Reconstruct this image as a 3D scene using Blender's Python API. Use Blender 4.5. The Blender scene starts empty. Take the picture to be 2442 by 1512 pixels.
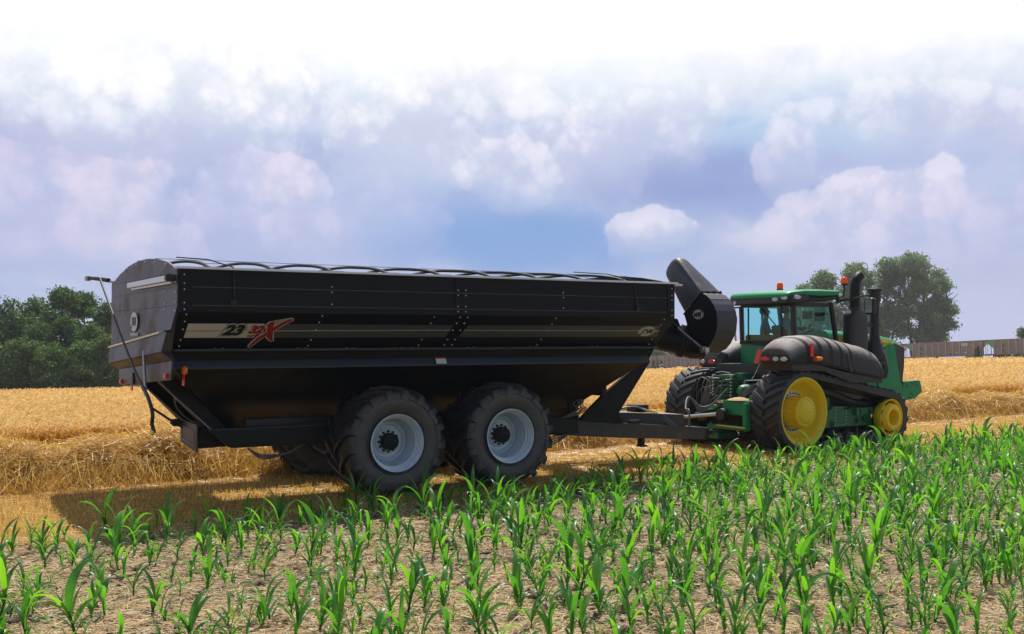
import bpy, bmesh, math, random
import numpy as np
from mathutils import Vector, Matrix
R = math.radians
rng = np.random.default_rng(7)
random.seed(7)
scene = bpy.context.scene
COL = scene.collection

# ---------------------------------------------------------------- camera
cam_data = bpy.data.cameras.new('camera')
cam = bpy.data.objects.new('camera', cam_data)
COL.objects.link(cam)
cam.location = (0, 0, 2.73)
cam.rotation_euler = (R(90), 0, 0)
cam_data.sensor_width = 36
cam_data.lens = 38.05
cam_data.shift_y = 47 / 2442
cam_data.clip_start = 0.1
cam_data.clip_end = 20000
scene.camera = cam

# ---------------------------------------------------------------- exposure
scene.view_settings.view_transform = 'Standard'
scene.view_settings.look = 'None'
scene.view_settings.exposure = 0.22
scene.view_settings.gamma = 1.0

# ---------------------------------------------------------------- sun
SUN_EL, SUN_AZ = R(60), R(8)
sd = bpy.data.lights.new('sun', 'SUN')
sd.energy = 4.9
sd.angle = R(0.9)
sd.color = (1.0, 0.95, 0.87)
sun = bpy.data.objects.new('sun', sd)
COL.objects.link(sun)
sdir = Vector((math.cos(SUN_EL) * math.sin(SUN_AZ), math.cos(SUN_EL) * math.cos(SUN_AZ), math.sin(SUN_EL)))
sun.rotation_euler = (-sdir).to_track_quat('-Z', 'Y').to_euler()

# ---------------------------------------------------------------- node helper
class NT:
    def __init__(s, tree):
        s.t = tree; s.n = tree.nodes; s.l = tree.links
    def new(s, typ, **kw):
        nd = s.n.new(typ)
        for k, v in kw.items(): setattr(nd, k, v)
        return nd
    def put(s, sock, v):
        if v is None: return
        if hasattr(v, 'is_linked') or isinstance(v, bpy.types.NodeSocket): s.l.new(v, sock)
        else:
            try: sock.default_value = v
            except Exception:
                sock.default_value = (*v, 1.0)
    def math(s, op, a, b=None, c=None, clamp=False):
        nd = s.new('ShaderNodeMath', operation=op, use_clamp=clamp)
        s.put(nd.inputs[0], a); s.put(nd.inputs[1], b); s.put(nd.inputs[2], c)
        return nd.outputs[0]
    def vmath(s, op, a, b=None, scale=None):
        nd = s.new('ShaderNodeVectorMath', operation=op)
        s.put(nd.inputs[0], a); s.put(nd.inputs[1], b)
        if scale is not None: s.put(nd.inputs[3], scale)
        return nd.outputs['Value'] if op in ('LENGTH', 'DOT_PRODUCT') else nd.outputs[0]
    def noise(s, vec, scale, detail=4, rough=0.55, lac=2.0, dist=0.0, col=False):
        nd = s.new('ShaderNodeTexNoise')
        s.put(nd.inputs['Vector'], vec); nd.inputs['Scale'].default_value = scale
        nd.inputs['Detail'].default_value = detail; nd.inputs['Roughness'].default_value = rough
        nd.inputs['Lacunarity'].default_value = lac; nd.inputs['Distortion'].default_value = dist
        return nd.outputs['Color' if col else 'Fac']
    def smooth(s, x, lo, hi, a=0.0, b=1.0):
        nd = s.new('ShaderNodeMapRange', interpolation_type='SMOOTHSTEP')
        s.put(nd.inputs[0], x)
        for i, v in zip((1, 2, 3, 4), (lo, hi, a, b)): s.put(nd.inputs[i], v)
        return nd.outputs[0]
    def lin(s, x, lo, hi, a=0.0, b=1.0):
        nd = s.new('ShaderNodeMapRange')
        s.put(nd.inputs[0], x)
        for i, v in zip((1, 2, 3, 4), (lo, hi, a, b)): s.put(nd.inputs[i], v)
        return nd.outputs[0]
    def mix(s, f, a, b, mode='MIX'):
        nd = s.new('ShaderNodeMix', data_type='RGBA', blend_type=mode)
        s.put(nd.inputs[0], f)
        for i, v in ((6, a), (7, b)):
            if isinstance(v, (tuple, list)) and len(v) == 3: v = (*v, 1.0)
            s.put(nd.inputs[i], v)
        return nd.outputs[2]
    def ramp(s, f, stops, interp='LINEAR'):
        nd = s.new('ShaderNodeValToRGB'); cr = nd.color_ramp; cr.interpolation = interp
        while len(cr.elements) < len(stops): cr.elements.new(0.5)
        for e, (p, c) in zip(cr.elements, stops):
            e.position = p; e.color = (*c, 1) if len(c) == 3 else c
        s.put(nd.inputs[0], f)
        return nd.outputs[0]

# ---------------------------------------------------------------- sky
world = bpy.data.worlds.new('World'); scene.world = world; world.use_nodes = True
def build_sky():
    w = NT(world.node_tree); w.n.clear()
    out = w.new('ShaderNodeOutputWorld'); bg = w.new('ShaderNodeBackground')
    w.l.new(bg.outputs[0], out.inputs[0])
    bg.inputs[1].default_value = 0.1
    tc = w.new('ShaderNodeTexCoord'); d = tc.outputs['Generated']
    sep = w.new('ShaderNodeSeparateXYZ'); w.l.new(d, sep.inputs[0])
    X, Y, Z = sep.outputs
    az = w.math('ARCTAN2', X, Y)                      # radians, 0 = +Y
    el = w.math('ARCSINE', Z)
    comb = w.new('ShaderNodeCombineXYZ'); w.l.new(az, comb.inputs[0]); w.l.new(el, comb.inputs[1])
    P = comb.outputs[0]
    def warp(vec, scale, amp, detail, rough=0.55):
        n = w.noise(vec, scale, detail, rough, col=True)
        off = w.vmath('MULTIPLY', w.vmath('SUBTRACT', n, (0.5, 0.5, 0.5)), (amp, amp, 0))
        return w.vmath('ADD', vec, off)
    Pw = warp(P, 9, 0.045, 3)
    def billow(vec, scale, detail):
        v = w.new('ShaderNodeTexVoronoi', feature='F1', normalize=True)
        w.put(v.inputs['Vector'], vec); v.inputs['Scale'].default_value = scale; v.inputs['Detail'].default_value = detail
        v.inputs['Roughness'].default_value = .55; v.inputs['Lacunarity'].default_value = 2.2; pass
        return w.math('SUBTRACT', 1.0, v.outputs['Distance'])
    bil = billow(warp(P, 30, .012, 2), 20.0, 3.5)
    bilS = w.smooth(bil, .52, .88)                      # rounded tops of the billows
    fine = w.noise(Pw, 22, 6, 0.6)
    def blob(u, v, ru, rv, vec):
        a = math.atan((u - 1221) / 2581); e = math.atan((803 - v) / 2581 * math.cos(a))
        q = w.vmath('MULTIPLY', w.vmath('SUBTRACT', vec, (a, e, 0)), (2581 / ru, 2581 / rv, 0))
        return w.math('SUBTRACT', 1.0, w.vmath('LENGTH', q)), e, rv / 2581
    nish = w.new('ShaderNodeTexSky', sky_type='NISHITA')
    nish.sun_disc = False; nish.sun_elevation = SUN_EL; nish.sun_rotation = SUN_AZ
    nish.air_density = 1.0; nish.dust_density = 1.0
    up = w.smooth(el, 0.42, 0.95)
    # clear air between the clouds: pale lavender at the horizon, blue above
    c = w.ramp(w.lin(el, 0.0, 0.30), [(0.0, (.52, .54, .76)), (.12, (.45, .52, .77)), (.26, (.36, .47, .75)), (.40, (.40, .53, .79)), (.6, (.46, .62, .85)), (1, (.8, .86, .93))])
    # broad soft cloud masses
    m1 = w.noise(w.vmath('MULTIPLY', Pw, (1.0, 1.9, 0)), 4.6, 6, .52)
    c = w.mix(w.smooth(m1, .38, .60, 0, .85), c, (.47, .53, .77))
    m2 = w.noise(w.vmath('ADD', w.vmath('MULTIPLY', Pw, (1.0, 2.6, 0)), (3.1, 1.7, 0)), 7.5, 6, .55)
    c = w.mix(w.smooth(m2, .48, .68, 0, .55), c, (.66, .67, .84))
    c = w.mix(w.smooth(m2, .46, .34, 0, .40), c, (.33, .44, .74))
    right = w.math('MULTIPLY', w.smooth(az, 0.02, 0.32), w.smooth(el, 0.10, 0.01))
    c = w.mix(right, c, (.53, .57, .79))
    grey = [(1690, 430, 380, 115, 1.0, (.29, .37, .67)), (1560, 400, 210, 70, .6, (.36, .43, .72)), (560, 375, 380, 85, .95, (.43, .49, .75)), (150, 345, 440, 80, .85, (.50, .53, .77)), (1420, 330, 210, 75, .7, (.50, .55, .79)), (330, 640, 260, 60, .4, (.44, .50, .76)),
            (600, 570, 280, 90, .65, (.39, .46, .75)), (2100, 400, 360, 65, .7, (.46, .52, .79)), (1010, 490, 220, 60, .7, (.42, .50, .79)), (1240, 575, 420, 105, .95, (.22, .38, .72)), (60, 620, 260, 60, .5, (.42, .48, .76)), (470, 480, 130, 60, .7, (.37, .45, .75)), (1160, 480, 200, 50, .6, (.36, .46, .76)), (1900, 480, 280, 40, .6, (.36, .45, .75))]
    for u, v, ru, rv, k, gc in grey:
        b, e, r = blob(u, v, ru, rv, Pw)
        c = w.mix(w.smooth(w.math('ADD', b, w.math('MULTIPLY', w.math('SUBTRACT', fine, .5), .6)), -0.15, 0.70, 0, k), c, gc)
    # cumulus: cauliflower tops lit from above, each body melting into its base
    heads = [(430, 260, 300, 150, .95, (.90, .90, .96)), (600, 250, 130, 130, .9, (.92, .92, .97)), (180, 200, 420, 120, .8, (.95, .95, .98)),
             (960, 360, 190, 140, .95, (.84, .83, .92)), (1100, 300, 250, 140, .85, (.90, .89, .95)), (1215, 420, 120, 95, .95, (.84, .82, .91)), (880, 300, 120, 110, .6, (.86, .86, .94)),
             (1520, 310, 190, 105, .85, (.86, .84, .93)), (1420, 400, 120, 90, .7, (.76, .75, .88)), (1640, 290, 120, 80, .6, (.86, .85, .93)),
             (130, 470, 260, 120, .85, (.66, .62, .81)), (270, 470, 110, 100, .8, (.73, .68, .83)), (60, 560, 160, 90, .6, (.60, .57, .78)), (390, 590, 90, 60, .9, (.70, .65, .82)), (180, 560, 120, 70, .6, (.64, .60, .79)),
             (600, 460, 150, 85, .85, (.70, .68, .85)), (690, 470, 90, 80, .8, (.76, .71, .86)), (720, 560, 90, 80, .7, (.68, .65, .82)), (560, 560, 140, 60, .4, (.58, .58, .80)),
             (1550, 565, 110, 50, .95, (.76, .74, .87)), (1980, 540, 160, 85, .9, (.75, .71, .86)), (2080, 500, 130, 75, .85, (.76, .72, .86)), (2190, 480, 130, 70, .95, (.80, .76, .88)), (2320, 570, 260, 110, .7, (.66, .62, .81)),
             (1885, 395, 70, 90, .75, (.74, .73, .87)), (2150, 300, 300, 80, .7, (.82, .81, .91)), (1900, 600, 240, 60, .5, (.66, .65, .82)), (900, 560, 170, 90, .45, (.54, .57, .80))]
    for u, v, ru, rv, k, colr in heads:
        b, e, r = blob(u, v, ru * 1.22, rv * 1.28, Pw)
        bn = w.math('ADD', w.math('ADD', b, w.math('MULTIPLY', w.math('SUBTRACT', bil, .70), 1.1)), w.math('MULTIPLY', w.math('SUBTRACT', fine, .5), .22))
        a = w.math('ADD', w.smooth(bn, -.08, .70, 0, k * .42), w.smooth(bn, .12, .22, 0, k * .56))
        fade = w.smooth(el, e - r * 1.15, e + r * .50)
        a = w.math('MULTIPLY', a, fade)
        hgt = w.math('MULTIPLY', w.math('SUBTRACT', el, e), .9 / r)
        shade = w.smooth(w.math('ADD', w.math('ADD', w.math('MULTIPLY', bilS, .75), w.math('MULTIPLY', fine, .25)), w.math('MULTIPLY', hgt, .35)), .22, .95, 0.0, 1.0)
        lo_ = tuple(.45 * x + .55 * y for x, y in zip(colr, (.38, .48, .75)))
        c = w.mix(a, c, w.mix(shade, lo_, tuple(x * 1.07 for x in colr)))
    # plain white fade added over the upper sky
    wob = w.math('MULTIPLY', w.math('SUBTRACT', w.noise(Pw, 5, 5, .6), .5), .07)
    hi = w.smooth(w.math('ADD', el, w.math('ADD', wob, w.math('MULTIPLY', w.math('SUBTRACT', bilS, .5), .02))), 0.172, 0.278)
    hi = w.math('MAXIMUM', hi, w.smooth(el, .228, .266))
    c = w.mix(hi, c, (1.08, 1.08, 1.08))
    c = w.vmath('SCALE', c, scale=8.7)
    # overhead and behind the camera: plain sky model with broken cloud
    ncl = w.smooth(w.noise(w.vmath('MULTIPLY', d, (1, 1, 2)), 2.2, 5, .55), .46, .66)
    dome = w.mix(w.math('MULTIPLY', ncl, .55), w.vmath('SCALE', nish.outputs[0], scale=.90), (4.8, 4.9, 5.5))
    front = w.math('MULTIPLY', w.smooth(Y, -0.1, 0.5), w.math('SUBTRACT', 1.0, up))
    c = w.mix(front, dome, c)
    w.l.new(c, bg.inputs[0])
build_sky()
world.cycles.sampling_method = 'MANUAL'; world.cycles.sample_map_resolution = 512

# ================================================================= materials
def material(name):
    m = bpy.data.materials.new(name); m.use_nodes = True
    t = NT(m.node_tree); t.n.clear()
    o = t.new('ShaderNodeOutputMaterial'); p = t.new('ShaderNodeBsdfPrincipled')
    t.l.new(p.outputs[0], o.inputs[0])
    return m, t, p, o
def paint(name, col, rough=.4, metal=0.0, var=.25, scale=6, bump=0.0, dirt=None, dirt_amt=.35, spec=.5, coat=0.0, bscale=None):
    m, t, p, o = material(name)
    tc = t.new('ShaderNodeTexCoord').outputs['Object']
    n = t.noise(tc, scale, 6, .6)
    a = tuple(x * (1 - var) for x in col); b = tuple(min(1, x * (1 + var)) for x in col)
    c = t.mix(n, a, b)
    if dirt:
        dn = t.smooth(t.noise(tc, scale * .55, 8, .68), .48, .72)
        c = t.mix(t.math('MULTIPLY', dn, dirt_amt), c, dirt)
        t.put(p.inputs['Roughness'], t.lin(dn, 0, 1, rough, min(1, rough + .3)))
    else:
        t.put(p.inputs['Roughness'], t.lin(n, .3, .7, rough * .85, min(1, rough * 1.15)))
    t.put(p.inputs['Base Color'], c)
    p.inputs['Metallic'].default_value = metal
    p.inputs['Specular IOR Level'].default_value = spec
    p.inputs['Coat Weight'].default_value = coat
    p.inputs['Coat Roughness'].default_value = .12
    if bump:
        bp = t.new('ShaderNodeBump'); bp.inputs['Strength'].default_value = bump; bp.inputs['Distance'].default_value = .02
        t.put(bp.inputs['Height'], t.noise(tc, bscale or scale * 2, 5, .6)); t.l.new(bp.outputs[0], p.inputs['Normal'])
    return m
def plant(name, stops, rough=.5, transl=.35, tcol=None, spec=.3):
    """colour picked per leaf / straw, part of the light passing through"""
    m, t, p, o = material(name)
    g = t.new('ShaderNodeNewGeometry')
    c = t.ramp(g.outputs['Random Per Island'], stops)
    t.put(p.inputs['Base Color'], c); p.inputs['Roughness'].default_value = rough
    p.inputs['Specular IOR Level'].default_value = spec
    if transl:
        tr = t.new('ShaderNodeBsdfTranslucent')
        t.put(tr.inputs[0], t.mix(1.0, c, tcol or (1, 1, 1), 'MULTIPLY') if tcol else c)
        mx = t.new('ShaderNodeMixShader'); mx.inputs[0].default_value = transl
        t.l.new(p.outputs[0], mx.inputs[1]); t.l.new(tr.outputs[0], mx.inputs[2]); t.l.new(mx.outputs[0], o.inputs[0])
    return m
DUST = (.32, .25, .19)
M = {}
M['cart'] = paint('cart_black_paint', (.0042, .0058, .0105), .34, var=.3, scale=3, dirt=(.015, .015, .017), dirt_amt=.5, spec=.19, bump=.05, bscale=1.2)
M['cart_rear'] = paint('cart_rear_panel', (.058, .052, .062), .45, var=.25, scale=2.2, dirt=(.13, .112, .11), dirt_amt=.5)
M['cart_band'] = paint('cart_side_rail', (.022, .028, .040), .4, var=.2, scale=2)  # black paint lifted to blue-grey, sky reflection put into the colour
M['cart_dark'] = paint('cart_frame_black', (.008, .0085, .010), .5, var=.3, scale=4, dirt=(.035, .030, .026), dirt_amt=.5, spec=.3)
M['auger_strip'] = paint('auger_sky_tint', (.040, .042, .055), .38, var=.2, scale=3, dirt=(.07, .06, .055), dirt_amt=.4)  # cart black paled in the colour for the sky these surfaces reflect
M['seam'] = paint('seam_glint_paint', (.085, .09, .10), .4, var=.2)  # pale colour imitating light caught along the seam lips
M['tongue'] = paint('tongue_dusty_black', (.028, .030, .034), .55, var=.3, scale=6, dirt=(.16, .13, .10), dirt_amt=.5)
M['zinc'] = paint('zinc_bolt', (.62, .64, .66), .3, metal=.8)
M['tyre'] = paint('tyre_rubber', (.028, .029, .033), .72, var=.3, scale=5, dirt=(.085, .074, .070), dirt_amt=.7, bump=.25, bscale=30)
def tyre_mat():
    m, t, p, o = material('tyre_rubber')
    tc = t.new('ShaderNodeTexCoord').outputs['Object']; s = t.new('ShaderNodeSeparateXYZ'); t.l.new(tc, s.inputs[0])
    ay = t.math('ABSOLUTE', s.outputs[1])
    rad = t.math('SQRT', t.math('ADD', t.math('MULTIPLY', s.outputs[0], s.outputs[0]), t.math('MULTIPLY', s.outputs[2], s.outputs[2])))
    n = t.noise(tc, 6, 7, .65)
    c = t.mix(n, (.010, .012, .017), (.038, .040, .050))
    side = t.math('MULTIPLY', t.smooth(ay, .42, .48), t.smooth(rad, .88, .78))
    c = t.mix(t.math('MULTIPLY', side, t.smooth(n, .2, .65, .45, .95)), c, (.100, .085, .080))
    c = t.mix(t.smooth(t.noise(tc, 14, 5, .7), .56, .74, 0, .5), c, (.085, .08, .08))
    t.put(p.inputs['Base Color'], c); p.inputs['Roughness'].default_value = .50
    bp = t.new('ShaderNodeBump'); bp.inputs['Strength'].default_value = .2; bp.inputs['Distance'].default_value = .01
    t.put(bp.inputs['Height'], t.noise(tc, 40, 4, .6)); t.l.new(bp.outputs[0], p.inputs['Normal'])
    return m
M['tyre'] = tyre_mat()
M['track'] = paint('track_rubber', (.030, .031, .036), .62, var=.3, scale=5, dirt=(.12, .11, .105), dirt_amt=.5, bump=.2, bscale=30)
M['rim'] = paint('silver_rim', (.62, .68, .75), .42, metal=.15, var=.08, scale=8, dirt=(.45, .43, .41), dirt_amt=.35)
M['black'] = paint('black_plastic', (.015, .015, .017), .5, var=.3, scale=8)
M['jdgreen'] = paint('tractor_green', (.003, .265, .100), .40, var=.15, scale=3, dirt=(.05, .19, .09), dirt_amt=.25, spec=.32)
M['jdgreen_d'] = paint('tractor_green_dusty', (.008, .155, .062), .5, var=.25, scale=7, dirt=(.20, .17, .11), dirt_amt=.4)
M['jdyellow'] = paint('tractor_yellow', (.92, .64, .004), .42, var=.08, scale=4, dirt=(.66, .44, .05), dirt_amt=.2)
M['stripe'] = paint('hood_stripe_yellow', (.82, .62, .02), .4, var=.05)
M['white'] = paint('white_film', (.62, .60, .55), .4, var=.06)
M['cream'] = paint('cream_film', (.50, .48, .42), .4, var=.05)
M['greyfilm'] = paint('grey_film', (.060, .062, .064), .45, var=.1)
M['greyline'] = paint('pale_line_film', (.26, .27, .27), .45, var=.1)
M['redfilm'] = paint('dark_red_film', (.28, .012, .018), .45, var=.1)
M['blackfilm'] = paint('black_film', (.008, .008, .009), .4, var=.1)
M['red'] = paint('red_lens', (.75, .03, .02), .25, var=.1)
M['redrefl'] = paint('red_reflector', (.95, .03, .015), .3, var=.05)
M['orange'] = paint('orange_lens', (.95, .20, .01), .25, var=.1)
M['lamp'] = paint('clear_lamp', (.62, .63, .64), .15, var=.15, scale=30)
M['steel'] = paint('bare_steel', (.45, .46, .48), .3, metal=.7, var=.2, scale=10)
M['galv'] = paint('bright_tarp_rail', (.70, .72, .76), .35, metal=.35, var=.1)
M['hose'] = paint('hydraulic_hose', (.12, .12, .125), .5, var=.3, scale=20, dirt=(.26, .24, .22), dirt_amt=.5)
M['straw_lump'] = paint('straw_lump', (.45, .31, .16), .9, var=.35, scale=25, bump=.5)
M['skin'] = paint('skin', (.36, .20, .13), .5, var=.08)
M['hair'] = paint('dark_hair', (.03, .022, .018), .6, var=.2)
M['shirt_a'] = paint('navy_shirt', (.05, .07, .10), .8, var=.15)
M['shirt_b'] = paint('grey_shirt', (.24, .26, .27), .8, var=.1)
M['seat'] = paint('cab_seat', (.10, .085, .06), .8, var=.2)
def tank_mat():
    """black moulded tank: dusty raised bands with clean grooves between"""
    m, t, p, o = material('moulded_fuel_tank')
    tc = t.new('ShaderNodeTexCoord').outputs['Object']
    s = t.new('ShaderNodeSeparateXYZ'); t.l.new(tc, s.inputs[0])
    n = t.noise(tc, 5, 6, .6)
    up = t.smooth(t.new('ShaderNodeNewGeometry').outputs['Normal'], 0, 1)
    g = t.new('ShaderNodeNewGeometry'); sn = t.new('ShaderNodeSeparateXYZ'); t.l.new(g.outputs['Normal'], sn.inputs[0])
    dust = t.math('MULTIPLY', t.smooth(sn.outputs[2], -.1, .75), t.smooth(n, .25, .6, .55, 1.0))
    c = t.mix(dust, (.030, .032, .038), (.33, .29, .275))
    groove = 0.0
    for x, wd in ((-.20, .07), (.20, .075), (.60, .075), (.98, .07), (1.34, .05)):
        dx = t.math('ABSOLUTE', t.math('SUBTRACT', t.math('ADD', s.outputs[0], t.math('MULTIPLY', t.math('ADD', s.outputs[1], 1.5), .35)), x))
        gv = t.smooth(dx, wd * 1.15, wd * .75)
        groove = gv if groove == 0.0 else t.math('MAXIMUM', groove, gv)
    c = t.mix(groove, c, (.022, .022, .026))
    t.put(p.inputs['Base Color'], c); p.inputs['Roughness'].default_value = .7; p.inputs['Specular IOR Level'].default_value = .35
    bp = t.new('ShaderNodeBump'); bp.inputs['Strength'].default_value = .5; bp.inputs['Distance'].default_value = .02
    bp.invert = True; t.put(bp.inputs['Height'], groove); t.l.new(bp.outputs[0], p.inputs['Normal'])
    return m
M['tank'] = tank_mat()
def glass_mat():
    m, t, p, o = material('tinted_cab_glass')
    t.n.remove(p)
    tr = t.new('ShaderNodeBsdfTransparent'); tr.inputs[0].default_value = (.78, .985, .98, 1)
    gl = t.new('ShaderNodeBsdfGlossy'); gl.inputs['Roughness'].default_value = .02; gl.inputs[0].default_value = (.8, .9, .9, 1)
    lw = t.new('ShaderNodeLayerWeight'); lw.inputs[0].default_value = .5; fac = t.math('ADD', .03, t.math('MULTIPLY', t.math('POWER', lw.outputs['Facing'], 4.0), .5))
    mx = t.new('ShaderNodeMixShader')
    t.l.new(fac, mx.inputs[0]); t.l.new(tr.outputs[0], mx.inputs[1]); t.l.new(gl.outputs[0], mx.inputs[2])
    t.l.new(mx.outputs[0], o.inputs[0])
    return m
M['glass'] = glass_mat()
def beacon_mat():
    m, t, p, o = material('amber_beacon')
    p.inputs['Base Color'].default_value = (.95, .16, .01, 1); p.inputs['Roughness'].default_value = .2
    tl = t.new('ShaderNodeBsdfTranslucent'); tl.inputs[0].default_value = (1, .22, .01, 1)
    mx = t.new('ShaderNodeMixShader'); mx.inputs[0].default_value = .5
    t.l.new(p.outputs[0], mx.inputs[1]); t.l.new(tl.outputs[0], mx.inputs[2]); t.l.new(mx.outputs[0], o.inputs[0])
    return m
M['beacon'] = beacon_mat()

# ================================================================= mesh helpers
def finish(name, me, m, parent, smooth):
    if m is not None:
        for mm in (m if isinstance(m, (list, tuple)) else [m]): me.materials.append(mm)
    if smooth:
        me.shade_smooth()
        if smooth < 180: me.set_sharp_from_angle(angle=R(smooth))
    o = bpy.data.objects.new(name, me); COL.objects.link(o)
    if parent is not None: o.parent = parent
    return o
class MB:
    def __init__(s, curved=False): s.v = []; s.f = []; s.curved = curved
    def add(s, vs, fs):
        b = len(s.v); s.v += [tuple(v) for v in vs]; s.f += [tuple(i + b for i in f) for f in fs]; return s
    def box(s, c, d, rot=None):
        x, y, z = (k / 2 for k in d)
        vs = [Vector((i * x, j * y, k * z)) for i in (-1, 1) for j in (-1, 1) for k in (-1, 1)]
        if rot is not None: vs = [rot @ v for v in vs]
        c = Vector(c)
        return s.add([v + c for v in vs], [(0, 1, 3, 2), (4, 6, 7, 5), (0, 4, 5, 1), (2, 3, 7, 6), (0, 2, 6, 4), (1, 5, 7, 3)])
    def lohi(s, lo, hi):
        return s.box([(a + b) / 2 for a, b in zip(lo, hi)], [b - a for a, b in zip(lo, hi)])
    def loft(s, rings, caps=True, closed=False):
        n = len(rings[0]); vs = [p for r in rings for p in r]; fs = []
        m = len(rings)
        for i in range(m if closed else m - 1):
            for j in range(n):
                a, b = i * n + j, i * n + (j + 1) % n; i2 = (i + 1) % m
                fs.append((a, b, i2 * n + (j + 1) % n, i2 * n + j))
        if caps and not closed:
            fs.append(tuple(range(n - 1, -1, -1))); fs.append(tuple((m - 1) * n + j for j in range(n)))
        return s.add(vs, fs)
    def tube(s, path, r, n=8, caps=True):
        path = [Vector(p) for p in path]
        if s.curved and len(path) > 2:                               # Catmull-Rom through the given points
            q = [path[0]] + path + [path[-1]]; path = []
            for i in range(1, len(q) - 2):
                a, b, c, d = q[i - 1:i + 3]
                for k in range(6):
                    t = k / 6; path.append(.5 * (2 * b + (c - a) * t + (2 * a - 5 * b + 4 * c - d) * t * t + (3 * b - a - 3 * c + d) * t ** 3))
            path.append(q[-2])
        m = len(path)
        rs = r if isinstance(r, (list, tuple)) else [r] * m
        rings = []; prev = None
        for i, p in enumerate(path):
            t = (path[min(i + 1, m - 1)] - path[max(i - 1, 0)]).normalized()
            if prev is None:
                a = Vector((0, 0, 1)) if abs(t.z) < .9 else Vector((1, 0, 0))
                u = t.cross(a).normalized()
            else: u = (prev - t * prev.dot(t)).normalized()
            prev = u; w = t.cross(u)
            rings.append([p + (u * math.cos(k * 2 * math.pi / n) + w * math.sin(k * 2 * math.pi / n)) * rs[i] for k in range(n)])
        return s.loft(rings, caps)
    def prism(s, poly, axis, a, b):
        """poly in the plane across 'axis' (x: (y,z); y: (x,z); z: (x,y)) between a and b"""
        def P(p, t): return {'x': (t, p[0], p[1]), 'y': (p[0], t, p[1]), 'z': (p[0], p[1], t)}[axis]
        n = len(poly)
        return s.loft([[P(p, a) for p in poly], [P(p, b) for p in poly]])
    def lathe(s, prof, n=32, o=(0, 0, 0), axis='y', caps=False):
        """prof: (t along axis, radius)"""
        rings = []
        for t, r in prof:
            ring = []
            for k in range(n):
                c, q = math.cos(2 * math.pi * k / n) * r, math.sin(2 * math.pi * k / n) * r
                v = {'y': (c, t, q), 'x': (t, c, q), 'z': (c, q, t)}[axis]
                ring.append((v[0] + o[0], v[1] + o[1], v[2] + o[2]))
            rings.append(ring)
        return s.loft(rings, caps)
    def build(s, name, m, parent=None, smooth=0, bevel=0, seg=2):
        me = bpy.data.meshes.new(name); me.from_pydata(s.v, [], s.f); me.validate()
        bm = bmesh.new(); bm.from_mesh(me); bmesh.ops.recalc_face_normals(bm, faces=bm.faces)
        if bevel:
            ed = [e for e in bm.edges if len(e.link_faces) == 2 and e.calc_face_angle(0) > R(28)]
            bmesh.ops.bevel(bm, geom=ed, offset=bevel, segments=seg, affect='EDGES', clamp_overlap=True)
        bm.to_mesh(me); bm.free()
        return finish(name, me, m, parent, smooth or (40 if bevel else 0))
def npmesh(name, V, F, m, parent=None, smooth=0, mi=None):
    me = bpy.data.meshes.new(name)
    V = np.asarray(V, np.float32); F = np.asarray(F, np.int32)
    me.vertices.add(len(V)); me.vertices.foreach_set('co', V.ravel())
    k = F.shape[1]
    me.loops.add(F.size); me.loops.foreach_set('vertex_index', F.ravel())
    me.polygons.add(len(F)); me.polygons.foreach_set('loop_start', np.arange(0, F.size, k, dtype=np.int32))
    me.polygons.foreach_set('loop_total', np.full(len(F), k, np.int32))
    if mi is not None: me.polygons.foreach_set('material_index', np.asarray(mi, np.int32))
    me.update(calc_edges=True)
    return finish(name, me, m, parent, smooth)
def empty(name, loc=(0, 0, 0), rz=0.0, label=None, cat=None, group=None):
    o = bpy.data.objects.new(name, None); COL.objects.link(o)
    o.location = loc; o.rotation_euler = (0, 0, rz)
    tag(o, label, cat, group); return o
def tag(o, label=None, cat=None, group=None, kind=None):
    if label: o['label'] = label
    if cat: o['category'] = cat
    if group: o['group'] = group
    if kind: o['kind'] = kind
    return o
def text_mesh(name, body, m, parent, size, mat4, shear=0.0, offset=0.0, extrude=.003, sx=1.0, spacing=1.0):
    cu = bpy.data.curves.new(name, 'FONT'); cu.body = body; cu.size = size; cu.shear = shear; cu.offset = offset
    cu.extrude = extrude; cu.align_x = 'CENTER'; cu.align_y = 'CENTER'; cu.space_character = spacing
    t = bpy.data.objects.new(name, cu); COL.objects.link(t)
    dg = bpy.context.evaluated_depsgraph_get()
    me = bpy.data.meshes.new_from_object(t.evaluated_get(dg))
    bpy.data.objects.remove(t)
    me.transform(mat4 @ Matrix.Diagonal((sx, 1, 1, 1)))
    return finish(name, me, m, parent, 0)
def frame4(o, ex, ey):
    """matrix with origin o, x axis ex, y axis ey, z = outward"""
    ex = Vector(ex).normalized(); ey = Vector(ey).normalized(); ez = ex.cross(ey)
    m = Matrix((ex, ey, ez)).transposed().to_4x4(); m.translation = Vector(o); return m
def slab(poly, mat4, t=.004):
    """flat polygon of real thickness laid on a face given by mat4"""
    b = MB(); b.loft([[mat4 @ Vector((x, y, 0)) for x, y in poly], [mat4 @ Vector((x, y, t)) for x, y in poly]]); return b
def ellipse(a, b, n=28): return [(a * math.cos(2 * math.pi * i / n), b * math.sin(2 * math.pi * i / n)) for i in range(n)]

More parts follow.
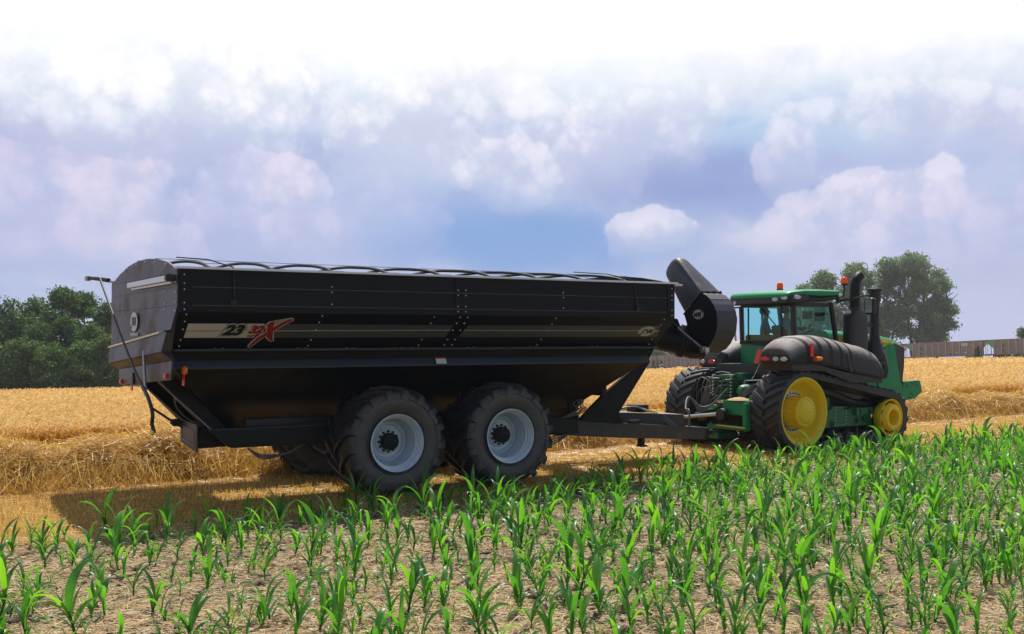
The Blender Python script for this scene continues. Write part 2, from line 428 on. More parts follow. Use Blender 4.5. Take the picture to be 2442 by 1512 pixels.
# ribbons: N thin bent strips (straws, stalks, blades); returns verts, quads
def ribbons(base, dirv, length, width, side, bend=None, taper=.4, segs=2):
    N = len(base); length = np.broadcast_to(length, (N,))[:, None]; width = np.broadcast_to(width, (N,))[:, None]
    side = side / (np.linalg.norm(side, axis=1, keepdims=True) + 1e-9)
    Vs = []
    for i in range(segs + 1):
        t = i / segs
        p = base + dirv * length * t
        if bend is not None: p = p + bend * (t * t) * length
        wv = side * width * .5 * (1 - (1 - taper) * t)
        Vs += [p - wv, p + wv]
    V = np.stack(Vs, 1).reshape(-1, 3)
    k = 2 * (segs + 1); b = (np.arange(N) * k)[:, None, None]
    q = np.array([[2 * i, 2 * i + 1, 2 * i + 3, 2 * i + 2] for i in range(segs)])[None]
    return V, (b + q).reshape(-1, 4)
def merge(parts):
    V = []; F = []; MI = []; o = 0
    for p in parts:
        v, f = p[0], p[1]; V.append(v); F.append(f + o); o += len(v); MI.append(np.full(len(f), p[2] if len(p) > 2 else 0))
    return np.concatenate(V), np.concatenate(F), np.concatenate(MI)
def unit(v): return v / (np.linalg.norm(v, axis=1, keepdims=True) + 1e-9)

# ================================================================= terrain
LP = np.array([-8.7, 18.4]); LD = np.array([math.sin(R(54)), math.cos(R(54))]); LN = np.array([-LD[1], LD[0]])   # the swath line
def qt(X, Y):
    dx, dy = X - LP[0], Y - LP[1]
    return dx * LN[0] + dy * LN[1], dx * LD[0] + dy * LD[1]
# how the land falls away beyond the swath: (bearing deg, far-edge distance in y, ground height there)
_T = [(-40, 105, -4.0), (-25.3, 115, -3.64), (-19.8, 120, -3.6), (-7.1, 160, -4.3), (7.05, 225, -4.7), (13, 215, -3.3), (20.6, 190, -1.68), (25.3, 175, -1.26), (40, 150, -.9)]
_B = [R(a) for a, _, _ in _T]
def far_edge(b): return np.interp(b, _B, [y for _, y, _ in _T]), np.interp(b, _B, [z for _, _, z in _T])
def ground_z(X, Y):
    X = np.asarray(X, float); Y = np.asarray(Y, float)
    q, t = qt(X, Y); b = np.arctan2(X, np.maximum(Y, 1e-3))
    b = np.clip(b, _B[0], _B[-1])
    yf, zf = far_edge(b); qf, _ = qt(yf * np.tan(b), yf)
    s = (q - 4.0) / (qf - 4.0)
    z = np.where(s < 0, 0, np.where(s < 1, zf * s, zf - .03 * (q - qf)))
    return z
def mat_ground():
    m, t, p, o = material('field_soil')
    geo = t.new('ShaderNodeNewGeometry').outputs['Position']
    s = t.new('ShaderNodeSeparateXYZ'); t.l.new(geo, s.inputs[0])
    q = t.math('ADD', t.math('MULTIPLY', t.math('SUBTRACT', s.outputs[0], float(LP[0])), float(LN[0])), t.math('MULTIPLY', t.math('SUBTRACT', s.outputs[1], float(LP[1])), float(LN[1])))
    q = t.math('ADD', q, t.math('MULTIPLY', t.math('SUBTRACT', t.noise(geo, .9, 4), .5), 1.6))
    n1 = t.noise(geo, 1.3, 5, .6); n2 = t.noise(geo, 16, 6, .7)
    fib = t.noise(t.vmath('MULTIPLY', geo, (1, .35, 1)), 55, 3, .7)
    soil = t.mix(n2, (.10, .068, .052), (.37, .27, .205))
    soil = t.mix(t.smooth(n1, .35, .7, 0, .45), soil, (.22, .165, .13))
    soil = t.mix(t.smooth(fib, .53, .66, 0, .5), soil, (.42, .29, .14))
    stub = t.mix(t.noise(geo, 40, 4, .7), (.20, .10, .022), (.52, .31, .085))
    stub = t.mix(t.smooth(n1, .3, .7, 0, .35), stub, (.42, .29, .12))
    c = t.mix(t.smooth(q, -5.3, -4.1), soil, stub)
    t.put(p.inputs['Base Color'], c); p.inputs['Roughness'].default_value = .95; p.inputs['Specular IOR Level'].default_value = .1
    bp = t.new('ShaderNodeBump'); bp.inputs['Strength'].default_value = .9; bp.inputs['Distance'].default_value = .05
    t.put(bp.inputs['Height'], t.math('ADD', n2, t.math('MULTIPLY', fib, .5))); t.l.new(bp.outputs[0], p.inputs['Normal'])
    return m
def build_ground():
    xs = np.concatenate([-np.geomspace(60, 460, 16)[::-1], np.linspace(-58, 78, 137), np.geomspace(80, 460, 16)])
    ys = np.concatenate([-np.geomspace(20, 460, 10)[::-1], np.linspace(-18, 60, 79), np.linspace(62, 340, 90), np.geomspace(350, 460, 6)])
    Xg, Yg = np.meshgrid(xs, ys)
    Z = ground_z(Xg, Yg)
    q, t = qt(Xg, Yg)
    Z = Z + np.where((q < -4.5) & (np.abs(Xg) < 60) & (Yg < 45), .03 * np.sin(Xg * 1.9 + 1.1 * np.sin(Yg * .7)) * np.sin(Yg * 2.3 + np.sin(Xg * .9)), 0)
    V = np.stack([Xg, Yg, Z], -1).reshape(-1, 3)
    nx, ny = len(xs), len(ys)
    i = (np.arange(ny - 1)[:, None] * nx + np.arange(nx - 1)[None]).ravel()
    F = np.stack([i, i + 1, i + nx + 1, i + nx], 1)
    tag(npmesh('ground', V, F, mat_ground(), smooth=180), kind='structure')
build_ground()

# ================================================================= standing wheat
STRAW = [(0, (.40, .20, .022)), (.35, (.62, .36, .055)), (.7, (.76, .50, .11)), (1, (.88, .70, .30))]
M['wheat_stem'] = plant('wheat_stem', [(0, (.46, .21, .022)), (.5, (.58, .29, .038)), (1, (.68, .40, .08))], .6, .40)
M['wheat_head'] = plant('wheat_head', [(0, (.58, .35, .10)), (.5, (.74, .48, .17)), (1, (.88, .64, .29))], .6, .40)
M['straw'] = plant('cut_straw', STRAW, .38, .5, spec=.6)
def mat_canopy():
    m, t, p, o = material('wheat_canopy')
    g = t.new('ShaderNodeNewGeometry').outputs['Position']
    n = t.noise(t.vmath('MULTIPLY', g, (1, 1, .5)), 9, 6, .75); n2 = t.noise(g, .22, 5, .6)
    c = t.mix(n, (.40, .21, .045), (.78, .52, .20)); c = t.mix(t.smooth(n2, .35, .7, 0, .5), c, (.74, .55, .26))
    t.put(p.inputs['Base Color'], c); p.inputs['Roughness'].default_value = .9; p.inputs['Specular IOR Level'].default_value = .1
    bp = t.new('ShaderNodeBump'); bp.inputs['Strength'].default_value = 1; bp.inputs['Distance'].default_value = .2
    t.put(bp.inputs['Height'], n); t.l.new(bp.outputs[0], p.inputs['Normal'])
    return m
WQ = 3.9                                                            # front edge of the standing crop behind the swath line
def build_wheat():
    parts = []
    # opaque canopy sheet just under the heads, with a front face
    bs = np.linspace(R(-34), R(34), 90)
    rows = []
    for k in range(42):
        s = (k / 41) ** 1.7
        row = []
        for b in bs:
            yf, _ = far_edge(b); tb = math.tan(b)
            den = tb * LN[0] + LN[1]
            y0 = (WQ + .45 + LP[0] * LN[0] + LP[1] * LN[1]) / den
            y0 = min(max(y0, 12), 120) if den > .02 else 120
            y = y0 + (yf - y0) * s; x = y * tb
            row.append((x, y, float(ground_z(x, y)) + (.60 if k else -.05)))
            if k == 0: row[-1] = (x, y, float(ground_z(x, y)) - .05)
        rows.append(row)
        if k == 0: rows.append([(x, y + .05, z + .62) for x, y, z in row])
    back = [(x, y + .3, z - 1.0) for x, y, z in rows[-1]]; rows.append(back)
    V = np.array(rows).reshape(-1, 3); n = len(bs)
    i = (np.arange(len(rows) - 1)[:, None] * n + np.arange(n - 1)[None]).ravel()
    parts.append((V, np.stack([i, i + 1, i + n + 1, i + n], 1), 2))
    def stalks(x, y, hs, wscale, stem=True, headlen=.085):
        N = len(x); z0 = ground_z(x, y); h = rng.normal(.74, .05, N) * hs
        lean = rng.normal(0, .09, (N, 2)); base = np.stack([x, y, z0], 1)
        if not stem: base[:, 2] += h * .55
        d = unit(np.stack([lean[:, 0] + .05, lean[:, 1], np.ones(N)], 1))
        side = np.stack([np.ones(N), rng.normal(0, .5, N), np.zeros(N)], 1)
        L = h if stem else h * .45
        top = base + d * L[:, None]
        if stem: parts.append((*ribbons(base, d, L, .007 * wscale, side, taper=.8, segs=1), 0))
        hd = unit(d * .45 + np.stack([rng.normal(.35, .5, N), rng.normal(0, .5, N), rng.normal(.25, .4, N)], 1))
        bend = np.stack([rng.normal(.1, .3, N), rng.normal(0, .3, N), -np.abs(rng.normal(.35, .25, N))], 1)
        side2 = np.cross(hd, np.array([0, 1, 0.2])) + rng.normal(0, .2, (N, 3))
        parts.append((*ribbons(top, hd, headlen * np.sqrt(wscale) * rng.uniform(.8, 1.25, N), .017 * wscale, side2, bend, taper=.35, segs=2), 1))
    # front face, dense
    N = 34000
    q = WQ + np.abs(rng.normal(0, .35, N)) + rng.normal(0, .08, N); t = rng.uniform(-16, 62, N) ; t = np.where(rng.random(N) < .45, rng.uniform(-12, 16, N), t)
    q = q + .22 * np.sin(t * .9) + .15 * np.sin(t * 2.3 + 1)
    x = LP[0] + LN[0] * q + LD[0] * t; y = LP[1] + LN[1] * q + LD[1] * t
    stalks(x, y, 1.0, 1.25)
    # heads over the field, spaced out with distance
    for N, d0, d1 in ((60000, 22, 48), (56000, 45, 110), (26000, 100, 225)):
        b = rng.uniform(R(-30), R(31), N); d = np.exp(rng.uniform(math.log(d0), math.log(d1), N))
        x = d * np.tan(b); y = d; q, t = qt(x, y); yf, _ = far_edge(b)
        ok = (q > WQ + .2) & (y < yf - .5); x, y = x[ok], y[ok]
        sc = np.maximum(1.2, y / 24.0)
        for lo, hi in ((0, 1.6), (1.6, 2.4), (2.4, 3.6), (3.6, 5.5), (5.5, 20)):
            k = (sc >= lo) & (sc < hi)
            if k.sum(): stalks(x[k], y[k], 1.0, float(sc[k].mean()), stem=False, headlen=.085)
    V, F, MI = merge(parts)
    tag(npmesh('wheat_field', V, F, [M['wheat_stem'], M['wheat_head'], mat_canopy()], mi=MI), 'ripe golden wheat standing beyond the straw swath', 'wheat', kind='stuff')
build_wheat()

# ================================================================= straw swath, stubble, litter
def build_swath():
    parts = []
    ts = np.linspace(-9, 62, 560); qs = np.linspace(-.15, 2.7, 26)
    def h(q, t):
        env = .70 + .09 * np.sin(t * .7) + .07 * np.sin(t * 1.9 + 2) + .05 * np.sin(t * 4.3)
        fr = .22 * np.sin(t * 1.3) + .12 * np.sin(t * 3.1 + .5)
        a = np.clip((q - .02 - fr * .4) / 1.35, 0, 1); b = np.clip((2.6 - q) / 1.1, 0, 1)
        s = lambda v: v * v * (3 - 2 * v)
        return env * (1 - (1 - a) ** 2.6) * s(b)
    Q, T = np.meshgrid(qs, ts)
    H = h(Q, T) * .87 + .02 * np.sin(Q * 17 + T * 9) * np.sin(T * 13 - Q * 5) - .02
    X = LP[0] + LN[0] * Q + LD[0] * T; Y = LP[1] + LN[1] * Q + LD[1] * T
    V = np.stack([X, Y, H], -1).reshape(-1, 3); n = len(qs)
    i = (np.arange(len(ts) - 1)[:, None] * n + np.arange(n - 1)[None]).ravel()
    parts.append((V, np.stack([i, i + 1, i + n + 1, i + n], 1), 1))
    N = 90000
    u = rng.random(N); t = np.where(u < .62, rng.uniform(-7, 14, N), rng.uniform(14, 60, N))
    q = rng.uniform(-.1, 2.2, N) ** 1.0; q = np.where(rng.random(N) < .45, rng.uniform(-.05, .95, N), q)
    z = h(q, t) * rng.uniform(.95, 1.10, N) - rng.random(N) ** 3 * .10 + .02
    base = np.stack([LP[0] + LN[0] * q + LD[0] * t, LP[1] + LN[1] * q + LD[1] * t, np.maximum(z, .01)], 1)
    # tangent of the heap plus a random tumble
    slope = (h(q + .04, t) - h(q - .04, t)) / .08
    dn = np.stack([LN[0] / np.sqrt(1 + slope ** 2), LN[1] / np.sqrt(1 + slope ** 2), slope / np.sqrt(1 + slope ** 2)], 1)
    al = np.stack([np.full(N, LD[0]), np.full(N, LD[1]), np.zeros(N)], 1)
    a = rng.uniform(0, 2 * math.pi, N)
    nrm = np.cross(al, dn); nrm *= np.sign(nrm[:, 2:3])
    d = unit(al * np.cos(a)[:, None] + dn * np.sin(a)[:, None] + nrm * rng.normal(.10, .36, N)[:, None])
    L = rng.gamma(3.4, .085, N); L = np.clip(L, .08, .75)
    side = np.cross(d, unit(nrm + rng.normal(0, .5, (N, 3))))
    base = base - d * (L * .5)[:, None]; base[:, 2] = np.maximum(base[:, 2], .008)
    far = np.clip(t / 22, 1, 2.4)
    bend = rng.normal(0, .12, (N, 3)); bend[:, 2] -= .04
    parts.append((*ribbons(base, d, L, rng.uniform(.007, .0145, N) * far, side, bend, taper=.7), 0))
    # long straws leaning out of the front face
    N = 4200; t = rng.uniform(-7, 60, N); t = np.where(rng.random(N) < .6, rng.uniform(-7, 12, N), t)
    q0 = rng.normal(-.05, .12, N); base = np.stack([LP[0] + LN[0] * q0 + LD[0] * t, LP[1] + LN[1] * q0 + LD[1] * t, np.full(N, .02)], 1)
    d = unit(np.stack([LN[0] * .55 + rng.normal(0, .5, N), LN[1] * .55 + rng.normal(0, .25, N), rng.uniform(.35, 1.3, N)], 1))
    parts.append((*ribbons(base, d, rng.uniform(.2, .65, N), rng.uniform(.009, .015, N), np.cross(d, np.array([[0, -1, .2]])), rng.normal(0, .08, (N, 3)), taper=.8), 0))
    V, F, MI = merge(parts)
    mound = paint('swath_core', (.26, .135, .022), .95, var=.55, scale=14, bump=.8)  # dark mottled base colour paints the shade in gaps between straws
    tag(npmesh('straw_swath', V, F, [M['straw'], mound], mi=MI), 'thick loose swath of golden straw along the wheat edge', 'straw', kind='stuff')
build_swath()
def build_stubble():
    N = 62000
    t = np.where(rng.random(N) < .55, rng.uniform(-4, 16, N), rng.uniform(14, 56, N)); q = rng.uniform(-5.3, .15, N)
    row = np.round(q / .19) * .19 + rng.normal(0, .022, N); row = np.where(q < -4.6, q, row)
    x = LP[0] + LN[0] * row + LD[0] * t; y = LP[1] + LN[1] * row + LD[1] * t
    d = unit(np.stack([rng.normal(0, .25, N), rng.normal(0, .25, N), np.ones(N)], 1))
    f = np.clip(t / 18, 1, 2.6)
    p1 = ribbons(np.stack([x, y, np.zeros(N)], 1), d, rng.uniform(.03, .10, N), rng.uniform(.005, .009, N) * f, np.stack([np.ones(N), rng.normal(0, .6, N), np.zeros(N)], 1), taper=.9, segs=1)
    N = 26000
    t = np.where(rng.random(N) < .55, rng.uniform(-5, 16, N), rng.uniform(14, 56, N)); q = rng.uniform(-5.4, .2, N)
    q = np.where(rng.random(N) < .4, -np.abs(rng.normal(0, .35, N)), q)
    a = rng.uniform(0, 6.28, N); d = np.stack([np.cos(a), np.sin(a), rng.normal(.02, .06, N)], 1)
    base = np.stack([LP[0] + LN[0] * q + LD[0] * t, LP[1] + LN[1] * q + LD[1] * t, rng.uniform(.01, .05, N)], 1)
    side = np.cross(d, np.array([[0, -.5, 1]])); f = np.clip(t / 18, 1, 2.6)
    p2 = ribbons(base, d, rng.uniform(.06, .28, N), rng.uniform(.005, .009, N) * f, side, rng.normal(0, .05, (N, 3)), taper=.8, segs=1)
    V, F, _ = merge([p1, p2])
    tag(npmesh('wheat_stubble', V, F, M['straw']), 'short golden stubble and chaff on the cut strip under the cart', 'stubble', kind='stuff')
build_stubble()
CORN_Q = -4.85
def field_pts(N, qmax=CORN_Q, dmax=34):
    """random points of the young-corn field in front of the camera, evenly spread on the picture's near ground"""
    b = rng.uniform(R(-28), R(28), N); d = 1 / rng.uniform(1 / dmax, 1 / 8.8, N)
    x = d * np.tan(b); y = d; q, t = qt(x, y)
    ok = q < qmax; return x[ok], y[ok]
def build_litter():
    x, y = field_pts(120000, CORN_Q + .4)
    n = np.sin(x * 2.1 + np.sin(y * 1.7)) * np.sin(y * 1.6 + 1.3 * np.sin(x * .8)); ok = rng.random(len(x)) < .45 + .5 * (n > -.2); x, y = x[ok], y[ok]
    N = len(x); a = rng.normal(0, .95, N); a = np.where(rng.random(N) < .3, rng.uniform(0, 6.28, N), a)
    d = np.stack([np.cos(a), np.sin(a), rng.normal(0, .12, N)], 1)
    L = np.clip(rng.gamma(2.5, .045, N), .03, .34)
    base = np.stack([x, y, ground_z(x, y) + rng.uniform(.006, .035, N) + .02], 1) - d * (L * .5)[:, None]
    side = np.cross(d, unit(np.stack([rng.normal(0, .3, N), -.5 + rng.normal(0, .3, N), np.ones(N)], 1)))
    f = np.clip(y / 14, .8, 2)
    V, F = ribbons(base, d, L, rng.uniform(.005, .011, N) * f, side, rng.normal(0, .12, (N, 3)) * np.array([[1, 1, .3]]), taper=.7)
    tag(npmesh('straw_litter', V, F, plant('litter_straw', [(0, (.30, .17, .06)), (.4, (.50, .33, .14)), (.8, (.68, .50, .27)), (1, (.82, .70, .48))], .6, .2)),
        'scattered pale straw lying on the soil between the corn plants', 'straw', kind='stuff')
build_litter()

# ================================================================= young corn
CORN_STOPS = [(0, (.020, .125, .036)), (.4, (.034, .185, .048)), (.75, (.055, .245, .044)), (1, (.095, .31, .045))]
def mat_corn():
    m, t, p, o = material('corn_leaf')
    g = t.new('ShaderNodeNewGeometry'); oi = t.new('ShaderNodeObjectInfo')
    tc = t.new('ShaderNodeTexCoord').outputs['Object']
    c = t.ramp(t.math('FRACT', t.math('ADD', g.outputs['Random Per Island'], oi.outputs['Random'])), CORN_STOPS)
    c = t.mix(t.smooth(t.noise(tc, 30, 3), .4, .75, 0, .35), c, (.10, .27, .07))
    c = t.mix(t.smooth(t.noise(tc, 9, 4, .7), .66, .78, 0, .6), c, (.26, .24, .07))
    c = t.mix(t.math('MULTIPLY', t.smooth(oi.outputs['Random'], .6, 1.0), .3), c, (.012, .085, .035))
    t.put(p.inputs['Base Color'], c); p.inputs['Roughness'].default_value = .40; p.inputs['Specular IOR Level'].default_value = .75
    tr = t.new('ShaderNodeBsdfTranslucent'); t.put(tr.inputs[0], t.mix(1.0, c, (3.0, 2.1, .35), 'MULTIPLY'))
    mx = t.new('ShaderNodeMixShader'); mx.inputs[0].default_value = .52
    t.l.new(p.outputs[0], mx.inputs[1]); t.l.new(tr.outputs[0], mx.inputs[2]); t.l.new(mx.outputs[0], o.inputs[0])
    return m
M['corn'] = mat_corn()
def corn_geo(h, nl, r, wide=1.0):
    """one young corn plant: stalk plus arching strap leaves with a folded midrib"""
    V = []; F = []
    def strip(sections):
        b = len(V)
        for a, m_, c in sections: V.extend([a, m_, c])
        for i in range(len(sections) - 1):
            k = b + 3 * i; F.append((k, k + 1, k + 4, k + 3)); F.append((k + 1, k + 2, k + 5, k + 4))
    sh = h * .42; lx, ly = r.normal(0, .03, 2)
    rings = 5; b = len(V)
    for i in range(4):
        t = i / 3; rad = .017 * (1 - .45 * t)
        for k in range(rings):
            a = 2 * math.pi * k / rings; V.append((lx * t + rad * math.cos(a), ly * t + rad * math.sin(a), sh * t))
    for i in range(3):
        for k in range(rings): F.append((b + i * rings + k, b + i * rings + (k + 1) % rings, b + (i + 1) * rings + (k + 1) % rings, b + (i + 1) * rings + k))
    az = r.uniform(0, 6.28)
    for j in range(nl):
        f = (j + .6) / nl
        z0 = sh * (.12 + .88 * f); az += math.pi + r.normal(0, .35)
        L = h * (.42 + .50 * f) * r.uniform(.85, 1.15); W = wide * (.030 + .034 * f) * r.uniform(.8, 1.15)
        th = R(56 + 22 * f) + r.normal(0, .12); droop = r.uniform(1.0, 2.6) * (1.35 - .55 * f); tw = r.normal(0, .8)
        x, z = .008, z0; secs = []; n = 9; ph = r.uniform(0, 6.28)
        ca, sa = math.cos(az), math.sin(az)
        curl = r.normal(0, .25)
        yo = 0.0
        for i in range(n + 1):
            t = i / n
            w = W * (math.sin(math.pi * min(1, t * .62 + .18)) ** 1.1) * (1 - t ** 3.2) + .0015
            if i == 0: w = W * .45
            ang = th - droop * t ** 2.2
            fold = .45 * (1 - t) + .12; tilt = tw * t + .28 * math.sin(9 * t + ph) * t
            # across-leaf direction
            nx, nz = -math.sin(ang), math.cos(ang)
            for_side = []
            for sgn in (-1, 0, 1):
                off = sgn * w * .5
                lift = abs(sgn) * w * .5 * fold
                py = yo + off * math.cos(tilt); pr = x + nx * (lift + off * math.sin(tilt)); pz = z + nz * (lift + off * math.sin(tilt))
                for_side.append((lx * z0 / sh + pr * ca - py * sa, ly * z0 / sh + pr * sa + py * ca, pz))
            secs.append(tuple(for_side))
            x += math.cos(ang) * L / n; z += math.sin(ang) * L / n; yo += curl * t * L / n
        strip(secs)
    return np.array(V), np.array(F)
def build_corn():
    r = np.random.default_rng(21)
    geos = [corn_geo(*a, r) for a in [(.62, 7, ), (.55, 7, ), (.66, 8, ), (.48, 6, ), (.58, 7, ), (.52, 6, ), (.70, 8, ), (.44, 5, ), (.60, 7, ), (.38, 5, )]] if False else \
           [corn_geo(h, n, r, w) for h, n, w in ((.62, 7, 1.25), (.55, 7, 1.1), (.66, 8, 1.2), (.48, 6, 1.0), (.58, 7, 1.3), (.52, 6, 1.0), (.70, 8, 1.25), (.44, 5, .95), (.60, 7, 1.1), (.38, 5, .8), (.64, 6, 1.35), (.50, 7, 1.0))]
    pts = []
    for row in np.arange(CORN_Q - .1, -27, -.54):
        t = -14.0
        while t < 46:
            t += max(.07, r.normal(.175, .08))
            q = row + r.normal(0, .07)
            x = LP[0] + LN[0] * q + LD[0] * t; y = LP[1] + LN[1] * q + LD[1] * t
            if y < 9.0 or abs(x) > y * .50 + .5 or y > 44: continue
            keep = .62 + .34 * np.clip((x + 3) / 7, 0, 1)               # thinner stand at the left
            if r.random() > keep: continue
            pts.append((x, y))
    pts = np.array(pts); d = np.hypot(pts[:, 0], pts[:, 1]); inside = np.abs(pts[:, 0]) < pts[:, 1] * .478
    order = np.argsort(d + np.where(inside, 0, 100)); pts = pts[order]
    meshes = []
    for V, F in geos:
        o = npmesh('corn_plant', V, F, M['corn'], smooth=180); meshes.append(o.data)
        bpy.data.objects.remove(o)
    rest = []
    for i, (x, y) in enumerate(pts):
        k = int(r.integers(len(meshes))); s = float(np.clip(r.normal(.69, .20), .25, 1.08)); rz = r.uniform(0, 6.28)
        if i < 300:
            o = bpy.data.objects.new('corn_plant', meshes[k]); COL.objects.link(o)
            o.location = (x, y, 0); o.rotation_euler = (r.normal(0, .05), r.normal(0, .05), rz); o.scale = (s, s, s)
            tag(o, 'young green corn plant with arching strap leaves in the strawy near field', 'corn plant', 'young corn plants in the near field')
        else:
            V, F = geos[k]; c, q = math.cos(rz), math.sin(rz)
            W = np.stack([V[:, 0] * c - V[:, 1] * q, V[:, 0] * q + V[:, 1] * c, V[:, 2]], 1) * s + np.array([[x, y, 0]])
            rest.append((W, F))
    V, F, _ = merge(rest)
    tag(npmesh('corn_rows', V, F, M['corn'], smooth=180), 'farther rows of young corn running up to the cart wheels and tractor track', 'corn', kind='stuff')
    print('corn', len(pts))
    # low weeds between the plants
    x, y = field_pts(5200, CORN_Q + .5); N = len(x)
    k = 5; x = np.repeat(x, k) + rng.normal(0, .025, N * k); y = np.repeat(y, k) + rng.normal(0, .025, N * k); N *= k
    a = rng.uniform(0, 6.28, N); d = unit(np.stack([np.cos(a), np.sin(a), rng.uniform(.3, 1.5, N)], 1))
    bend = np.stack([d[:, 0] * .3, d[:, 1] * .3, np.full(N, -.45)], 1)
    V, F = ribbons(np.stack([x, y, ground_z(x, y) + .01], 1), d, rng.uniform(.04, .13, N), rng.uniform(.008, .018, N), np.stack([-np.sin(a), np.cos(a), np.zeros(N)], 1), bend, taper=.15)
    tag(npmesh('low_weeds', V, F, plant('weed_leaf', [(0, (.03, .11, .015)), (.5, (.06, .19, .02)), (1, (.12, .26, .03))], .5, .4)), 'small grassy weeds on the soil between the corn plants', 'weeds', kind='stuff')
build_corn()

def build_clods():
    x, y = field_pts(16000, CORN_Q + .3); N = len(x); s = np.clip(rng.gamma(2.0, .010, N), .006, .07)
    o = np.array([[1, 0, 0], [-1, 0, 0], [0, 1, 0], [0, -1, 0], [0, 0, 1], [0, 0, -.5]], float)
    V = o[None] * s[:, None, None] * rng.uniform(.6, 1.3, (N, 6, 1)) * np.array([1.2, 1.2, .8]) + rng.normal(0, .15, (N, 6, 3)) * s[:, None, None] + np.stack([x, y, ground_z(x, y) + s * .2 + .01], 1)[:, None]
    f = np.array([[0, 2, 4], [2, 1, 4], [1, 3, 4], [3, 0, 4], [2, 0, 5], [1, 2, 5], [3, 1, 5], [0, 3, 5]])
    F = (f[None] + (np.arange(N) * 6)[:, None, None]).reshape(-1, 3)
    tag(npmesh('soil_clods', V.reshape(-1, 3), F, plant('soil_clod', [(0, (.10, .07, .052)), (.5, (.22, .16, .12)), (1, (.36, .27, .205))], .95, 0), smooth=180), 'small dry clods and crumbs of soil between the corn plants', 'soil', kind='stuff')
build_clods()

# ================================================================= grain cart
# local axes: x forward (direction of travel), y to the far side, z up
cart = empty('grain_cart', (-3.016, 20.224, 0), R(31), 'big black grain cart with red X decal, hitched behind the green tractor', 'grain cart')
SL = .7857; SY = -.53 / SL; SZ = .58 / SL                            # slanted lower side panel: x along, w up the slope
def slantM(x, w, off=.004):
    ey = Vector((0, SY, SZ)); o = Vector((x, -1.97, 2.52)) + ey * w
    nrm = Vector((1, 0, 0)).cross(ey); return frame4(o + nrm * off, (1, 0, 0), ey)
def build_hopper():
    b = MB()
    def ring(z, xr, xf, y): return [(xr, -y, z), (xf, -y, z), (xf, y, z), (xr, y, z)]
    lv = [(3.75, -3.785, 5.70, 2.5), (3.10, -3.785, 5.70, 2.5), (2.52, -3.76, 5.64, 1.97), (2.26, -3.72, 5.52, 1.90), (1.28, -2.62, 4.55, .62), (1.12, -2.5, 4.45, .5)]
    outer = [ring(*l) for l in lv]
    inner = [ring(z + (.05 if i else 0), xr + .05, xf - .05, y - .05) for i, (z, xr, xf, y) in enumerate(lv)]
    b.loft(outer + inner[::-1], caps=False, closed=True)
    hop = b.build('hopper', M['cart'], cart)
    rib = MB()
    for z in (3.475, 3.20):
        for y in (-2.508, 2.508): rib.box((.965, y, z), (9.10, .022, .020))
        rib.box((5.71, 0, z), (.02, 4.9, .02))
    for y in (-2.506, 2.506):
        for x, w in ((-3.70, .17), (5.60, .18), (1.0, .26), (.96, 0)):
            if w: rib.box((x, y, 3.425), (w, .016, .64))
    rib.build('side_seams', M['cart'], hop, bevel=.004)
    ln = MB()
    for z in (3.475, 3.20):
        ln.box((.965, -2.521, z + .004), (9.08, .008, .008))
    ln.build('seam_glint_line', M['seam'], hop)  # thin pale strip painted as the glint on each seam
    # rear wall with stepped, ribbed panels (each step catches light on its top and mirrors the straw below)
    rw = MB()
    X = -3.785
    def rprof(z0, z1, x0, x1, ya0, yb0, ya1, yb1, tl0=0, tl1=0):
        rw.loft([[(X + .02, ya0, z0 + tl0), (X + .02, yb0, z0), (x0, yb0, z0), (x0, ya0, z0 + tl0)], [(X + .02, ya1, z1 + tl1), (X + .02, yb1, z1), (x1, yb1, z1), (x1, ya1, z1 + tl1)]])
    # arched end cap, segments of the curve
    arch = [(2.46, 3.70), (1.75, 3.86), (1.0, 3.97), (.3, 4.015), (-.5, 4.015), (-1.2, 3.97), (-1.85, 3.885), (-2.46, 3.74), (-2.47, 3.70)]
    rw.prism(arch, 'x', X - .012, X + .03)
    rprof(3.475, 3.70, X - .010, X - .010, 2.47, -2.47, 2.48, -2.48)
    rprof(3.195, 3.47, X - .014, X - .010, 2.48, -2.48, 2.48, -2.48)
    rprof(2.84, 3.19, X - .050, X - .014, 2.28, -2.25, 2.47, -2.48, -.26, 0)
    rw.build('rear_wall', M['cart_rear'], cart, bevel=.004)
    led = MB()
    led.loft([[(X - .05, 2.2, 2.575), (X - .05, -1.80, 2.835), (X - .13, -1.80, 2.805), (X - .13, 2.2, 2.545)], [(X - .0, 2.2, 2.53), (X - .0, -1.80, 2.78), (X - .125, -1.80, 2.78), (X - .125, 2.2, 2.52)]])
    led.build('rear_ledge', M['galv'], cart)  # bright finish carries the sky light on the ledge's upper face
    low = MB()
    low.loft([[(X + .02, 2.18, 2.54), (X + .02, -2.18, 2.80), (X - .10, -2.18, 2.80), (X - .10, 2.18, 2.54)], [(X + .02, 2.10, 2.24), (X + .02, -2.03, 2.50), (X - .14, -2.03, 2.50), (X - .14, 2.10, 2.24)]])
    low.loft([[(X + .02, 2.10, 2.235), (X + .02, -2.03, 2.495), (X - .135, -2.03, 2.495), (X - .135, 2.10, 2.235)], [(X + .02, 1.75, 2.12), (X + .02, -2.26, 2.36), (X - .01, -2.26, 2.36), (X - .01, 1.75, 2.12)]])
    low.build('rear_lower_panel', M['cart_rear'], cart, bevel=.006)
    sk = MB()
    sk.loft([[(X - .02, 1.62, 2.14), (X - .02, -2.28, 2.365), (X - .045, -2.28, 2.365), (X - .045, 1.62, 2.14)],
             [(X - .02, 1.54, 2.0), (X - .02, -2.31, 2.235), (X - .06, -2.31, 2.235), (X - .06, 1.54, 2.0)],
             [(X - .02, 1.44, 1.86), (X - .02, -2.21, 2.075), (X - .045, -2.21, 2.075), (X - .045, 1.44, 1.86)]])
    sp = sk.build('rear_skirt', M['cart_rear'], cart, bevel=.004)
